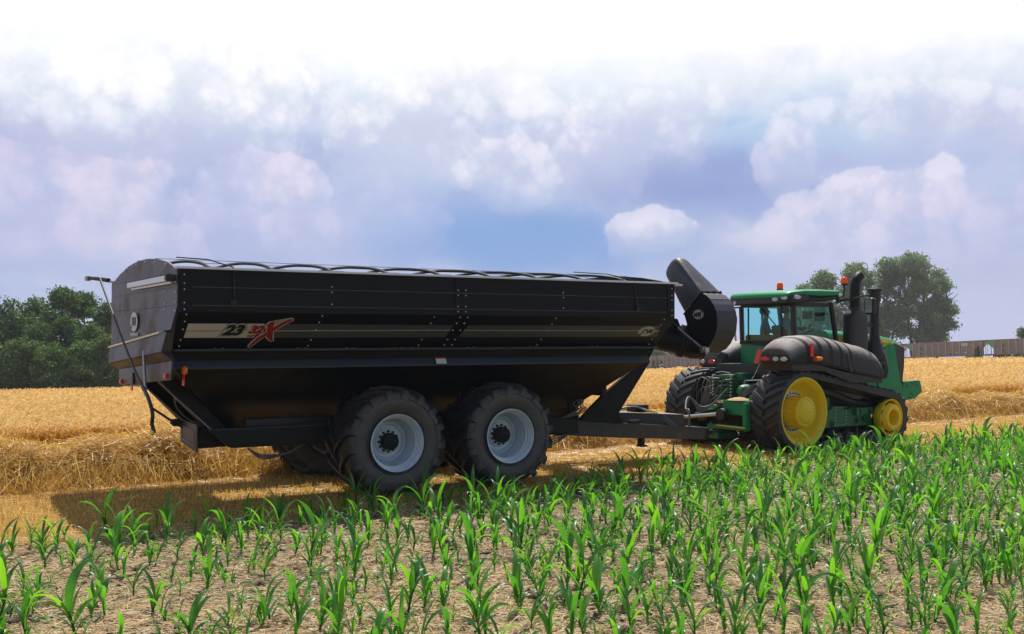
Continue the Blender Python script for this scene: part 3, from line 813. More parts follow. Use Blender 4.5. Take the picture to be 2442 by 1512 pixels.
    for y, z in ((1.27, 1.93), (-2.03, 2.13)):
        l = MB(); l.box((X - .075, y, z), (.05, .13, .085)); l.build('tail_lamp', M['red'], cart, bevel=.015)
    MB().box((X - .07, .28, 2.02), (.04, .10, .20)).build('lamp_bracket', M['black'], cart, bevel=.006)
    MB().box((X - .04, .56, 1.845), (.02, .12, .09)).build('rear_reflector', M['redrefl'], cart, bevel=.004)
    # tarp control box rail high on the rear wall
    q = MB(); q.box((X - .075, -.93, 3.61), (.11, 2.9, .085), Matrix.Rotation(R(0), 3, 'X')); q.build('tarp_spring_rail', M['galv'], cart, bevel=.006)
    q = MB(); q.box((X - .05, -.93, 3.545), (.05, 2.75, .03)); q.build('rail_flange', M['galv'], cart, bevel=.004)
    q = MB(); q.box((X - .09, -2.36, 3.615), (.14, .12, .10)); q.build('rail_end_block', M['black'], cart, bevel=.012)
    # oval badge on the rear wall
    br = frame4((X - .064, .25, 2.985), (0, -1, 0), (0, 0, 1))
    bd = slab(ellipse(.27, .165), br).build('oval_badge', M['white'], cart)
    text_mesh('badge_text', 'J&M', M['blackfilm'], bd, .20, br @ Matrix.Translation((0, 0, .006)), .15, .006)
    br2 = frame4((X - .072, .22, 2.775), (0, -1, 0), (0, 0, 1))
    text_mesh('web_address', 'www.jm-inc.com', M['white'], cart, .085, br2, 0, .003)
    # top rail, near and far, and pale tarp edge lying on it
    for y in (-2.5, 2.5):
        MB().box((.96, y, 3.765), (9.6, .11, .035)).build('top_rail', M['galv'], cart, bevel=.008)
    MB().prism([(2.5, 3.73), (1.9, 3.845), (1.2, 3.94), (.5, 3.99), (-.2, 4.0), (-.8, 3.985), (-1.5, 3.92), (-2.1, 3.83), (-2.5, 3.74)], 'x', 5.66, 5.705).build('front_end_cap', M['cart'], cart, bevel=.004)
    fr = MB(); fr.loft([[(5.66, y, z + .012), (5.66, y, z - .02), (5.9, y, z - .045), (5.9, y, z - .015)] for y, z in ((-2.5, 3.765), (-1.6, 3.76), (2.5, 3.76))]); fr.build('front_lip', M['galv'], cart)
    # tarp bows and wires
    for i in range(9):
        x = -3.30 + .985 * i; w = 2.42; pts = []
        for k in range(21):
            s = -1 + 2 * k / 20; pts.append((x + .10 * (s * s - 1) * 0, s * w, 3.775 + .215 * (1 - s * s) ** .75))
        bw = MB(); bw.tube(pts, .026, 8)
        for y in (-2.42, 2.42): bw.box((x + .05, y, 3.788), (.30, .06, .012))
        bw.build('tarp_bow', M['black'], cart, smooth=60)
    for y, z in ((0.35, 4.045), (1.25, 3.97), (-1.0, 4.0)):
        MB(True).tube([(-3.78, y, z - .01), (.9, y, z - .02), (5.68, y, z - .03)], .006, 5).build('tarp_wire', M['steel'], cart, smooth=60)
    # loose tarp cords tied down the side
    for x0, x1, e in ((-2.97, -2.95, -2.97), (4.70, 4.76, 4.78)):
        b = MB(); b.tube([(x0 - .55, -1.3, 4.0), (x0 - .25, -2.05, 3.93), (x0, -2.545, 3.79), (x0 + .01, -2.535, 3.6), (x1, -2.535, 3.34), (x1 + .01, -2.53, 3.27)], .011, 6)
        b.box((e, -2.53, 3.255), (.09, .05, .06)); b.build('tarp_cord', M['black'], cart, smooth=60)
    # tarp roll and swing arm at the rear
    MB().tube([(X - .06, 2.48, 3.79), (X - .20, 2.95, 3.84), (X - .27, 3.35, 3.87)], [.042, .038, .034], 10).build('roll_shaft', M['cart_dark'], cart, smooth=50)
    kn = MB(); kn.box((X - .28, 3.38, 3.86), (.10, .17, .09)); kn.tube([(X - .28, 3.3, 3.86), (X - .28, 3.55, 3.86)], .04, 10); kn.build('arm_knuckle', M['steel'], cart, bevel=.01)
    am = MB(); am.tube([(-4.1, 3.42, 3.84), (-4.1, 1.94, 3.80) if False else (-4.08, 2.55, 4.12) if False else (-4.1, 1.95, 3.80), (-4.1, 1.11, 3.32), (-4.1, -.08, 2.67), (-4.1, -.92, 2.23), (-4.1, -1.57, 1.95)][1:], .021, 8)
    am.build('swing_arm', M['tongue'], cart, smooth=60)
    MB(True).tube([(-4.1, -1.57, 1.95), (-4.1, -1.91, 1.82), (-4.1, -2.16, 1.66), (-4.1, -2.24, 1.55), (-4.1, -2.2, 1.42), (-4.1, -2.33, 1.31)], .030, 8).build('crank_hose', M['black'], cart, smooth=60)
    MB().tube([(-4.12, -2.33, 1.315), (-4.13, -2.37, 1.28)], .024, 8).build('crank_tip', M['stripe'], cart, smooth=60)
    MB().tube([(X - .13, -.77, 2.50), (X - .13, -.93, 1.78)], .024, 8).build('arm_holder', M['steel'], cart, smooth=60)
    # lower side rail: bright flange over a dark gap over a tilted channel
    for s in (-1, 1):
        MB().loft([[(x, s * y, z) for y, z in ((1.90, 2.555), (2.09, 2.535), (2.09, 2.510), (1.90, 2.50))] for x in (-3.74, 5.62)]).build('side_flange', M['cart_band'], cart)
        MB().loft([[(x, s * y, z) for y, z in ((1.85, 2.435), (1.885, 2.435), (1.985, 2.245), (1.985, 2.225), (1.85, 2.225))] for x in (-3.72, 5.50)]).build('side_channel', M['cart_band'], cart)
    # corner lamp beside the rear skirt
    MB().lathe([(-.05, .0), (-.045, .045), (-.02, .07), (.0, .072), (.03, .055), (.032, 0)], 18, (-3.58, -2.06, 2.21), 'x').build('marker_lamp', M['orange'], cart, smooth=50)
    r1 = MB(); r1.box((-3.60, -2.06, 2.105), (.015, .10, .08)); r1.build('marker_reflector', M['red'], cart, bevel=.004)
    r2 = MB(); r2.box((-3.60, -2.06, 2.02), (.015, .10, .085)); r2.build('marker_reflector', M['redrefl'], cart, bevel=.004)
    # side graphics on the slanted panel
    slab([(-3.62, .270), (-2.53, .269), (-2.42, .565), (-3.62 + .02, .557)], slantM(0, 0)).build('number_panel', M['cream'], cart)
    slab([(-3.615, .405), (-3.1, .405), (-3.1, .425), (-3.612, .425)], slantM(0, 0, .009)).build('panel_line', M['greyline'], cart)
    slab([(-2.20, .27), (.86, .28), (.93, .555), (-2.26, .562)], slantM(0, 0)).build('side_stripe', M['greyfilm'], cart)
    slab([(1.13, .28), (5.53, .29), (5.46, .575), (1.22, .56)], slantM(0, 0)).build('side_stripe', M['greyfilm'], cart)
    slab([(-2.21, .408), (.9, .435), (.9, .455), (-2.21, .430)], slantM(0, 0, .009)).build('pale_line', M['greyline'], cart)
    slab([(1.17, .435), (5.5, .44), (5.5, .46), (1.17, .455)], slantM(0, 0, .009)).build('pale_line', M['greyline'], cart)
    nm = slantM(-2.905, .425, .010)
    text_mesh('number_outline', '23', M['cream'], cart, .285, nm, .35, .034, sx=1.04, spacing=1.0)
    n1 = text_mesh('number_edge', '23', M['blackfilm'], cart, .285, nm @ Matrix.Translation((0, 0, -.002)), .35, .042, sx=1.04)
    text_mesh('number_text', '23', M['blackfilm'], cart, .285, nm @ Matrix.Translation((0, 0, .006)), .35, .016, sx=1.04)
    nm = slantM(-2.545, .445, .014)
    text_mesh('number_outline', '32', M['cream'], cart, .215, nm, .35, .026)
    text_mesh('number_text', '32', M['redfilm'], cart, .215, nm @ Matrix.Translation((0, 0, .006)), .35, .012)
    text_mesh('series_text', 'series', M['redfilm'], cart, .075, slantM(-2.565, .312, .012), .3, .003)
    XP = [(-2.279, 0.635), (-2.276, 0.505), (-2.257, 0.51), (-2.165, 0.601), (-2.044, 0.685), (-1.99, 0.685), (-1.983, 0.656), (-2.064, 0.603), (-2.149, 0.532), (-2.231, 0.453), (-2.253, 0.419), (-2.239, 0.313), (-2.212, 0.225), (-2.243, 0.211), (-2.277, 0.242), (-2.327, 0.287), (-2.343, 0.331), (-2.405, 0.278), (-2.499, 0.164), (-2.55, 0.093), (-2.575, 0.085), (-2.581, 0.111), (-2.549, 0.182), (-2.463, 0.304), (-2.354, 0.409), (-2.369, 0.505), (-2.382, 0.565), (-2.346, 0.609)]
    n = len(XP); big = []
    for i in range(n):
        p, a, c = Vector(XP[i]), Vector(XP[i - 1]), Vector(XP[(i + 1) % n])
        t = ((p - a).normalized() + (c - p).normalized()).normalized(); nr = Vector((-t.y, t.x))
        big.append(p + nr * .019)
    slab(big, slantM(0, 0, .018)).build('letter_outline', M['cream'], cart)
    slab(XP, slantM(0, 0, .025)).build('letter_x', M['redfilm'], cart)
    bm4 = slantM(5.19, .44, .012)
    bd = slab(ellipse(.20, .125), bm4).build('oval_badge', M['cream'], cart)
    slab(ellipse(.185, .112), bm4 @ Matrix.Translation((0, 0, .003))).build('badge_ring', M['greyline'], bd)
    slab(ellipse(.175, .105), bm4 @ Matrix.Translation((0, 0, .006))).build('badge_face', M['cream'], bd)
    text_mesh('badge_text', 'J&M', M['blackfilm'], bd, .16, bm4 @ Matrix.Translation((0, 0, .012)), .25, .006)
    lb = frame4((.87, -1.99, 2.315), (1, 0, 0), (0, .46, .88))
    w = slab([(-.10, -.065), (.10, -.065), (.10, .065), (-.10, .065)], lb, .006).build('warning_label', M['white'], cart)
    slab([(-.10, .03), (.10, .03), (.10, .065), (-.10, .065)], lb @ Matrix.Translation((0, 0, .004)), .004).build('label_band', M['redfilm'], w)
    # bolt heads
    bl = MB()
    def bolt(x, y, z, r=.0125, ax='y'): bl.lathe([(-.012, 0), (-.011, r * .8), (0, r), (.004, r)], 7, (x, y, z), ax)
    for x in (-3.70, 5.62):
        for z in (3.66, 3.53, 3.44, 3.24, 3.14): bolt(x, -2.512, z)
    for x in (-1.36, 3.1):
        for z in (3.53, 3.44, 3.25): bolt(x, -2.506, z)
    for x in (.93, 1.08):
        for z in (3.53, 3.44, 3.25, 3.16): bolt(x, -2.512, z)
    def sb(x, w):
        p = slantM(x, w, .004) @ Vector((0, 0, 0)); bolt(*p, .012)
    for x0, sh in ((-3.66, 0), (-1.55, .05), (.5 - .05, .05), (.95, .05), (1.10, .05), (2.9, .08), (5.45, .02)):
        for w in (.74, .60, .44, .22, .09): sb(x0 + sh * (w - .4) * 2.4, w)
    for x in (-3.1, -1.75, -.9, -.02, .3, 1.4, 2.7, 4.1): 
        for dx in (0, .13): sb(x + dx, .035)
    for y in (2.0, 1.4, 1.0, .3, -.4, -1.1, -1.8):
        bolt(X - .018, y, 3.72 + .25 * (1 - (y / 2.6) ** 2), .014, 'x')
    for y, zs in ((-2.40, (3.55, 3.40, 3.25, 3.12)), (-1.75, (3.44, 3.25, 3.16, 2.96))):
        for z in zs: bolt(X - .022, y, z, .014, 'x')
    tag(bl.build('bolt_heads', M['zinc'], cart, smooth=50), kind='stuff')
build_hopper()

def tyre_mesh(Rr, W, rim, nl, lugh=.042):
    b = MB(); h = W / 2
    prof = [(-.84 * h, rim), (-.90 * h, rim + .03), (-1.0 * h, rim + .18), (-1.01 * h, rim + .26), (-.96 * h, Rr - .15), (-.89 * h, Rr - .095), (-.72 * h, Rr - .074), (-.35 * h, Rr - .066), (0, Rr - .064),
            (.35 * h, Rr - .066), (.72 * h, Rr - .074), (.89 * h, Rr - .095), (.96 * h, Rr - .15), (1.01 * h, rim + .26), (1.0 * h, rim + .18), (.90 * h, rim + .03), (.84 * h, rim)]
    b.lathe(prof, 64)
    # moulded rings on the sidewall
    for s in (-1, 1):
        for rr in (rim + .07, rim + .30): b.lathe([(s * (.93 * h if rr < rim + .1 else 1.005 * h), rr - .008), (s * (.95 * h if rr < rim + .1 else 1.022 * h), rr), (s * (.93 * h if rr < rim + .1 else 1.005 * h), rr + .008)], 64)
    for i in range(nl):
        for s in (-1, 1):
            a0 = 2 * math.pi * (i + (.5 if s > 0 else 0)) / nl
            secs = []
            for k in range(9):
                u = k / 8
                da = -.46 * u ** .8
                r0 = Rr - .10 if u < .75 else Rr - .11 - .10 * (u - .75) / .25
                r1 = Rr - .004 * u if u < .75 else Rr - .004 - .055 * ((u - .75) / .25) ** 1.8
                wdt = (.030 + .026 * u) / Rr
                y = s * h * (-.06 + 1.10 * u)
                a = a0 + da
                P = lambda an, r: (r * math.cos(an), y, r * math.sin(an))
                secs.append([P(a - wdt * 1.3, r0), P(a - wdt, r1), P(a + wdt, r1), P(a + wdt * 1.3, r0)])
            b.loft(secs)
    return b
def build_cart_wheel():
    Rr, W, rim = .965, 1.02, .475
    root = MB()
    # dished silver rim, outer face at y = -W/2
    o = -W / 2
    root.lathe([(o + .03, .46), (o + .012, .485), (o + .0, .497), (o - .008, .492), (o - .004, .478), (o + .035, .470), (o + .040, .452), (o + .085, .450), (o + .092, .432), (o + .14, .430), (o + .148, .412), (o + .30, .400), (o + .44, .392),
                (o + .475, .375), (o + .475, .352), (o + .41, .345), (o + .395, .33), (o + .39, .305), (o + .44, .275), (o + .445, .235), (o + .40, .222), (o + .395, .10), (o + .40, .0)], 56)
    root.lathe([(-o - .02, .46), (-o, .48), (-o - .05, .43), (-o - .2, .41), (o + .45, .40)], 40)
    w = root.build('wheel', M['rim'], cart, smooth=45)
    tyre_mesh(Rr, W, rim, 17).build('tyre', M['tyre'], w, smooth=35)
    hb = MB(); hb.lathe([(o + .40, .148), (o + .27, .148), (o + .255, .142), (o + .25, .10), (o + .22, .095), (o + .21, .06), (o + .205, 0)], 32); hb.build('hub', M['cart_dark'], w, smooth=40)
    nt = MB()
    for k in range(12):
        a = 2 * math.pi * k / 12; nt.lathe([(o + .40, .023), (o + .37, .023), (o + .368, .014), (o + .345, .013), (o + .343, 0)], 6, (.178 * math.cos(a), 0, .178 * math.sin(a)))
    nt.build('wheel_nuts', M['tongue'], w)
    MB().tube([(.05, o + .16, -.40), (.05, o + .13, -.36)], .008, 6).build('tyre_valve', M['steel'], w)
    return w
def place_wheels():
    w0 = build_cart_wheel(); kids = list(w0.children)
    spots = [(0, -1.56, .915, 0), (2.25, -1.56, .93, 0), (0, 1.50, .915, math.pi), (2.25, 1.50, .93, math.pi)]
    for i, (x, y, z, rz) in enumerate(spots):
        if i == 0: w = w0
        else:
            w = w0.copy(); COL.objects.link(w)
            for k in kids:
                c = k.copy(); COL.objects.link(c); c.parent = w
        w.location = (x, y, z); w.rotation_euler = (0, R([0, 9, 4, 13][i]), rz)
    for y in (-1.0, .95):
        bm = MB(); bm.prism([(-.35, .78), (2.6, .78), (2.55, 1.12), (1.7, 1.22), (.55, 1.22), (-.3, 1.12)], 'y', y - .12, y + .12); bm.build('walking_beam', M['cart_dark'], cart, bevel=.015)
    for x in (0, 2.25): MB().tube([(x, -1.5, .92), (x, 1.45, .92)], .11, 14).build('axle', M['cart_dark'], cart, smooth=50)
    MB().lohi((.85, -1.2, .95), (1.4, 1.15, 1.25)).build('cross_tube', M['cart_dark'], cart, bevel=.02)
place_wheels()

def build_cart_frame():
    for s in (-1, 1):
        rl = MB()
        y = s * 1.0
        rl.loft([[(x, y - .09, z1), (x, y + .09, z1), (x, y + .09, z0), (x, y - .09, z0)] for x, z0, z1 in ((-2.93, 1.175, 1.185), (-2.58, .88, 1.185), (1.5, .88, 1.19), (3.75, .84, 1.14), (4.4, .80, 1.06))])
        rl.build('frame_rail', M['cart_dark'], cart, bevel=.012)
        tp = MB(); tp.box((-.2, y, 1.197), (5.3, .20, .02)); tp.build('rail_flange', M['cart_band'], cart)
    # tongue: near and far beams running down to the hitch
    for y0, y1 in ((-.85, -.30), (.85, .30)):
        t = MB(); t.loft([[(x, y - .07, z1), (x, y + .07, z1), (x, y + .07, z0), (x, y - .07, z0)] for x, y, z0, z1 in ((3.7, y0, .80, 1.12), (5.8, y0 * .72 + y1 * .28, .62, .93), (8.35, y1, .43, .70))])
        t.build('tongue_beam', M['tongue'], cart, bevel=.012)
    # raised box between the beams with the hose rack on it
    bx = MB(); bx.loft([[(x, -.40, z1), (x, .40, z1), (x, .40, z0), (x, -.40, z0)] for x, z0, z1 in ((5.65, .80, 1.12), (6.2, .74, 1.10), (7.72, .62, 1.00))]); bx.build('tongue_box', M['tongue'], cart, bevel=.015)
    pt = MB(); pt.loft([[(x, -.41, z), (x, .41, z), (x, .41, z + .012), (x, -.41, z + .012)] for x, z in ((5.72, 1.121), (6.2, 1.103), (7.70, 1.004))]); pt.build('top_plate', paint('dusty_plate', (.30, .235, .185), .7, var=.3, scale=3, dirt=(.10, .09, .085), dirt_amt=.8), cart)
    MB().lohi((6.6, -.12, 1.06), (6.95, .25, 1.24)).build('jack_mount', M['cart_dark'], cart, bevel=.02)
    sd = MB(); sd.lohi((6.7, -.35, 1.06), (7.0, -.1, 1.09)); sd.build('document_plate', M['straw_lump'], cart)
    hi = MB(); hi.lohi((8.3, -.28, .44), (8.55, .28, .68)); hi.prism([(8.5, -.12), (8.85, -.07), (8.85, .07), (8.5, .12)], 'z', .50, .60); hi.build('hitch', M['cart_dark'], cart, bevel=.015)
    jk = MB(); jk.tube([(6.45, -.48, .62), (6.45, -.48, .40)], .08, 12); jk.box((6.47, -.48, .40), (.2, .16, .04)); jk.build('jack_foot', M['cart_dark'], cart, bevel=.01)
    bk = MB(); bk.box((6.12, -.66, .93), (.30, .10, .09)); bk.build('beam_bracket', M['cart_dark'], cart, bevel=.02)
    # front legs: sloped plates from hopper front down to the tongue, open behind
    for s in (-1, 1):
        y = s * .80
        lg = MB(); lg.prism([(6.18, 2.22), (5.95, 2.05), (5.22, 1.55), (4.78, 1.20), (4.6, 1.02), (5.72, .93), (5.58, 1.14), (6.05, 1.75), (6.42, 2.22)], 'y', y - .05, y + .05); lg.build('front_leg', M['cart'], cart, bevel=.006)
        gp = MB(); gp.prism([(4.40, 1.14), (4.72, 1.45), (5.22, 1.77), (5.95, 2.24), (5.5, 2.30), (4.35, 1.4)], 'y', y - .04, y + .04); gp.build('gusset_plate', M['cart_dark'], cart)
    MB().lohi((5.15, -.85, 1.52), (5.28, .85, 1.80)).build('front_cross_plate', M['cart_dark'], cart, bevel=.01)
    # wiring and hoses bunched at the front of the bin
    for k in range(5):
        a = random.uniform(-.1, .1)
        MB(True).tube([(4.72, -.84, 1.50), (4.66 - .06 * k, -.88, 1.38 + a), (4.72 - .05 * k, -.9, 1.28), (4.5 - .06 * k, -.92, 1.16), (4.1, -.95, 1.12)], .012, 6).build('wiring_loom', M['hose'], cart, smooth=60)
    for k in range(4):
        MB(True).tube([(2.9, -.9, .86), (3.3, -1.0, .72 - .05 * k), (3.8, -1.0, .60 + .05 * k), (4.3, -.9, .78)], .014, 6).build('under_hose', M['hose'], cart, smooth=60)
    # rear legs and clean-out box
    for s in (-1, 1):
        y = s * .82
        lg = MB(); lg.loft([[(x, y - .10, z), (x, y + .10, z), (x + .30, y + .10, z + .02), (x + .30, y - .10, z + .02)] for x, z in ((-3.70, 2.02), (-2.88, 1.16))]); lg.build('rear_leg', M['cart'], cart, bevel=.006)
        e = MB(); e.tube([(-3.72, y - .11, 2.0), (-2.56, y - .11, .90)], .014, 6); e.build('leg_edge', M['greyline'], cart)
    bx = MB(); bx.loft([[(x, -.72, z1), (x, .22, z1), (x, .22, z0), (x, -.72, z0)] for x, z0, z1 in ((-3.0, .86, 1.22), (-2.35, .88, 1.16))]); bx.build('cleanout_box', M['cart_dark'], cart, bevel=.01)
    MB().lathe([(-.80, .0), (-.80, .12), (-.72, .13), (-.70, .13)], 20, (-2.62, 0, 1.0), 'y').build('bearing_cover', M['cart_dark'], cart, smooth=45)
    pl = MB(); pl.prism([(.30, 1.30), (-.76, 1.26), (-.76, .80), (.30, .90)], 'x', -3.06, -3.03); pl = pl.build('rear_plate', M['cart_rear'], cart, bevel=.004)
    fm = MB()
    for a, c in (((.18, 1.20), (-.62, 1.16)), ((-.62, 1.16), (-.62, .90)), ((-.62, .90), (.18, .97)), ((.18, .97), (.18, 1.20))): fm.tube([(-3.07, *a), (-3.07, *c)], .006, 4)
    fm.build('plate_outline', M['greyline'], pl)
    MB().tube([(-3.5, .62, 1.50), (-3.2, .30, 1.26), (-2.95, .1, 1.08)], [.022, .022, .022], 8).build('door_lever', M['cart_dark'], cart, smooth=50)
    MB().box((-3.15, .22, 1.24), (.18, .2, .12)).build('lever_bracket', M['cart_dark'], cart, bevel=.03)
    for k in range(2):
        MB(True).tube([(-3.36, -.5 - .05 * k, 1.72), (-3.3, -.5, 1.52), (-3.05, -.55, 1.30), (-2.6, -.75 + .05 * k, 1.21)], .014, 6).build('rear_hose', M['hose'], cart, smooth=60)
    sh = MB(); sh.lohi((-2.2, -.66, 1.20), (4.0, -.60, 1.62)); sh.lohi((-2.2, .60, 1.20), (4.0, .66, 1.62)); sh.build('inner_skirt', M['cart_band'], cart)
    for x, z in ((-2.3, .87),): 
        for k in range(3): MB(True).tube([(x, -1.1, z), (x + .25, -1.12, z - .13 - .03 * k), (x + .7, -1.1, z - .12), (x + 1.0, -1.05, z + .02)], .014, 6).build('brake_hose', M['hose'], cart, smooth=60)
build_cart_frame()

def build_auger():
    # folded unloading auger across the front of the bin. Profile in the (y, z) plane, depth along x
    XA, XB = 7.0, 7.55
    hoodside = [(-1.77, 3.64), (-1.90, 3.58), (-2.03, 3.49), (-2.13, 3.38), (-2.21, 3.25), (-2.245, 3.13), (-2.245, 3.01), (-2.23, 2.88), (-2.18, 2.76), (-2.08, 2.62), (-1.92, 2.48), (-1.72, 2.40), (-1.50, 2.40), (-1.36, 2.52), (-1.30, 2.75), (-1.32, 3.0), (-1.23, 3.2)]
    n = len(hoodside); c = Vector((-1.72, 3.0))
    rA = [(XA, y, z) for y, z in hoodside]
    rA2 = [(XA + .02, *(Vector(p) + (Vector(p) - c).normalized() * .02)) for p in hoodside]
    rB = [(XB, y, z) for y, z in hoodside]
    el = MB(); el.loft([rA, rB]); el = el.build('auger_elbow', M['cart'], cart, bevel=.006)
    # overlapping formed strips round the outside of the elbow
    for i in range(0, 11):
        (y0, z0), (y1, z1) = hoodside[i], hoodside[i + 1]
        k = .012 if i % 2 else .006
        a, d = Vector((y0, z0)), Vector((y1, z1)); na, nd = (a - c).normalized() * k, (d - c).normalized() * k
        st = MB(); st.prism([tuple(a), tuple(d), tuple(d + nd), tuple(a + na)], 'x', XA + .012, XB - .006); st.build('elbow_strip', M['auger_strip'], cart)
    # upper tube, tapering away to a rounded end
    tb = MB(); rings = []
    c0 = Vector((XA + .300, -1.50, 3.42)); c1 = Vector((XA + .165, -.785, 4.21))
    ax = (c1 - c0).normalized(); L = (c1 - c0).length
    wd = Vector((0, -.775, .632)); wd = (wd - ax * wd.dot(ax)).normalized(); dd = Vector((1, 0, 0)); 
    prof = [(-.02, .352, .300, .26, 0), (.3, .334, .272, .34, 0), (.6, .308, .238, .46, 0), (.85, .288, .208, .55, 0), (.97, .278, .195, .6, 0), (1.04, .255, .175, .7, 0), (1.085, .21, .14, .8, 0), (1.105, .13, .09, .9, 0), (1.11, .01, .01, 1, 0)]
    for s, wh, dh, e, sh in prof:
        ring = []
        for k in range(32):
            t = 2 * math.pi * k / 32
            cx, cz = math.copysign(abs(math.cos(t)) ** e, math.cos(t)), math.copysign(abs(math.sin(t)) ** e, math.sin(t))
            ring.append(c0 + (c1 - c0) * s + wd * (wh * cx + sh) + dd * (dh * cz))
        rings.append(ring)
    tb.loft(rings); tb.build('auger_spout_tube', M['auger_strip'], cart, smooth=50)
    sm = MB(); sm.tube([(XA - .012, -1.77, 3.64), (XA - .012, -1.23, 3.2)], .014, 6); sm.tube([(XA - .0, -1.78, 3.655), (XB, -1.78, 3.655)], .016, 6)
    for t in (0, .33, .66, 1): sm.lathe([(-.03, 0), (-.028, .02), (.0, .022)], 7, (XA + .02 + .5 * t, -1.80, 3.665), 'x')
    sm.build('flange_seam', M['cart_band'], cart, smooth=50)
    # lower auger tube out of the bin and its flange
    lt = MB(); lt.tube([(5.55, -.35, 2.98), (6.35, -.75, 2.80), (7.02, -1.12, 2.64)], .30, 26); lt.build('lower_auger_tube', M['cart'], cart, smooth=40)
    d = Vector((.67, -.37, -.16)).normalized()
    fl = MB(); p = Vector((7.0, -1.11, 2.645)); fl.tube([p - d * .03, p + d * .03], .345, 26); fl.tube([p + d * .05, p + d * .09], .345, 26); fl.build('auger_flange', M['cart_dark'], cart, smooth=40)
    bw = MB(); bw.tube([p + d * .05, p + d * .3, p + d * .55 + Vector((0, -.05, -.02))], [.315, .33, .26], 26); bw.build('auger_boot', M['cart'], cart, smooth=40)
    # folding cylinder, its rod and lugs
    y = lambda a: a
    MB().tube([(6.55, -1.22, 3.09), (6.62, -1.36, 2.98), (6.66, -1.43, 2.92)], .045, 10).build('fold_cylinder', M['cart_dark'], cart, smooth=50)
    MB().tube([(6.66, -1.43, 2.92), (6.85, -1.98, 2.50)], .022, 10).build('cylinder_rod', M['steel'], cart, smooth=50)
    lg = MB(); lg.lathe([(-.05, .0), (-.05, .055), (.05, .055), (.05, 0)], 14, (6.86, -1.99, 2.485), 'x'); lg.box((6.9, -2.02, 2.46), (.10, .12, .10)); lg.build('rod_eye', M['steel'], cart, smooth=40)
    lk = MB(); lk.prism([(-1.05, 3.15), (-1.28, 3.10), (-1.40, 2.90), (-1.25, 2.86), (-1.1, 3.0)], 'x', 6.72, 6.80); lk.build('hinge_link', M['cart_dark'], cart, bevel=.01)
    for k in range(3):
        MB(True).tube([(6.1, -.75, 3.14 + .03 * k), (6.45, -.95, 3.22), (6.7, -1.15, 3.12 - .04 * k), (6.8, -1.35, 2.93), (6.75, -1.5, 2.9 - .03 * k)], .013, 6).build('auger_hose', M['hose'], cart, smooth=60)
    # oval badge, upside down while the auger is folded
    m4 = frame4((XA - .012, -1.70, 3.19), (0, 1, 0), (0, 0, -1))
    bd = slab(ellipse(.165, .10), m4).build('oval_badge', M['white'], cart)
    slab(ellipse(.15, .088), m4 @ Matrix.Translation((0, 0, .003))).build('badge_ring', M['blackfilm'], bd)
    slab(ellipse(.142, .081), m4 @ Matrix.Translation((0, 0, .006))).build('badge_face', M['white'], bd)
    text_mesh('badge_text', 'J&M', M['blackfilm'], bd, .135, m4 @ Matrix.Translation((0, 0, .012)), .2, .006)
    # hoses draped over the tongue to the tractor
    for k in range(4):
        o = .035 * k
        MB(True).tube([(6.2, .1 - o, 1.16), (6.6, -.05 - o, 1.20), (7.1, -.38, 1.02 - o), (7.35, -.44, .86 - o), (7.62, -.42, .72 - o), (7.85, -.36, .76), (7.95, -.28, .98 + o), (8.0, -.1, 1.12), (8.25, .15, 1.22 + o), (8.5, .3, 1.32), (8.7, .2, 1.12 - o), (8.95, .05, 1.20), (9.25, -.1, 1.55)], .018, 7).build('supply_hose', M['hose'], cart, smooth=60)
build_auger()

# ================================================================= tracked tractor
# local axes: x forward from the drive axle, y to the far side, z up
trac = empty('tracked_tractor', (5.775, 26.806, 0), R(35.5), 'green and yellow rubber-tracked farm tractor pulling the black grain cart', 'tractor')
IDX, IDZ, IDR = 3.34, .70, .64                                       # front idler
DRZ, DRR = .96, .93                                                  # drive wheel
def belt_path(dr, ir, n=26):
    """closed outline of the belt in (x, z): over the drive wheel, down to the idler, flat along the ground"""
    dx, dz = IDX, IDZ - DRZ; L = math.hypot(dx, dz); th = math.atan2(dz, dx); al = math.acos((dr - ir) / L)
    pts = []
    a0, a1 = th + al, 2 * math.pi - math.pi / 2                      # drive wheel: top tangent round the back to the bottom
    for k in range(n + 1):
        a = a0 + (a1 - a0) * k / n; pts.append((dr * math.cos(a), DRZ + dr * math.sin(a)))
    b0, b1 = -math.pi / 2, th + al
    for k in range(n + 1):
        a = b0 + (b1 - b0) * k / n; pts.append((IDX + ir * math.cos(a), IDZ + ir * math.sin(a)))
    return pts
def resample(p, n):
    P = np.array(p + [p[0]]); d = np.concatenate([[0], np.cumsum(np.linalg.norm(np.diff(P, axis=0), axis=1))])
    s = np.linspace(0, d[-1], n, endpoint=False)
    return np.stack([np.interp(s, d, P[:, i]) for i in (0, 1)], 1), d[-1]
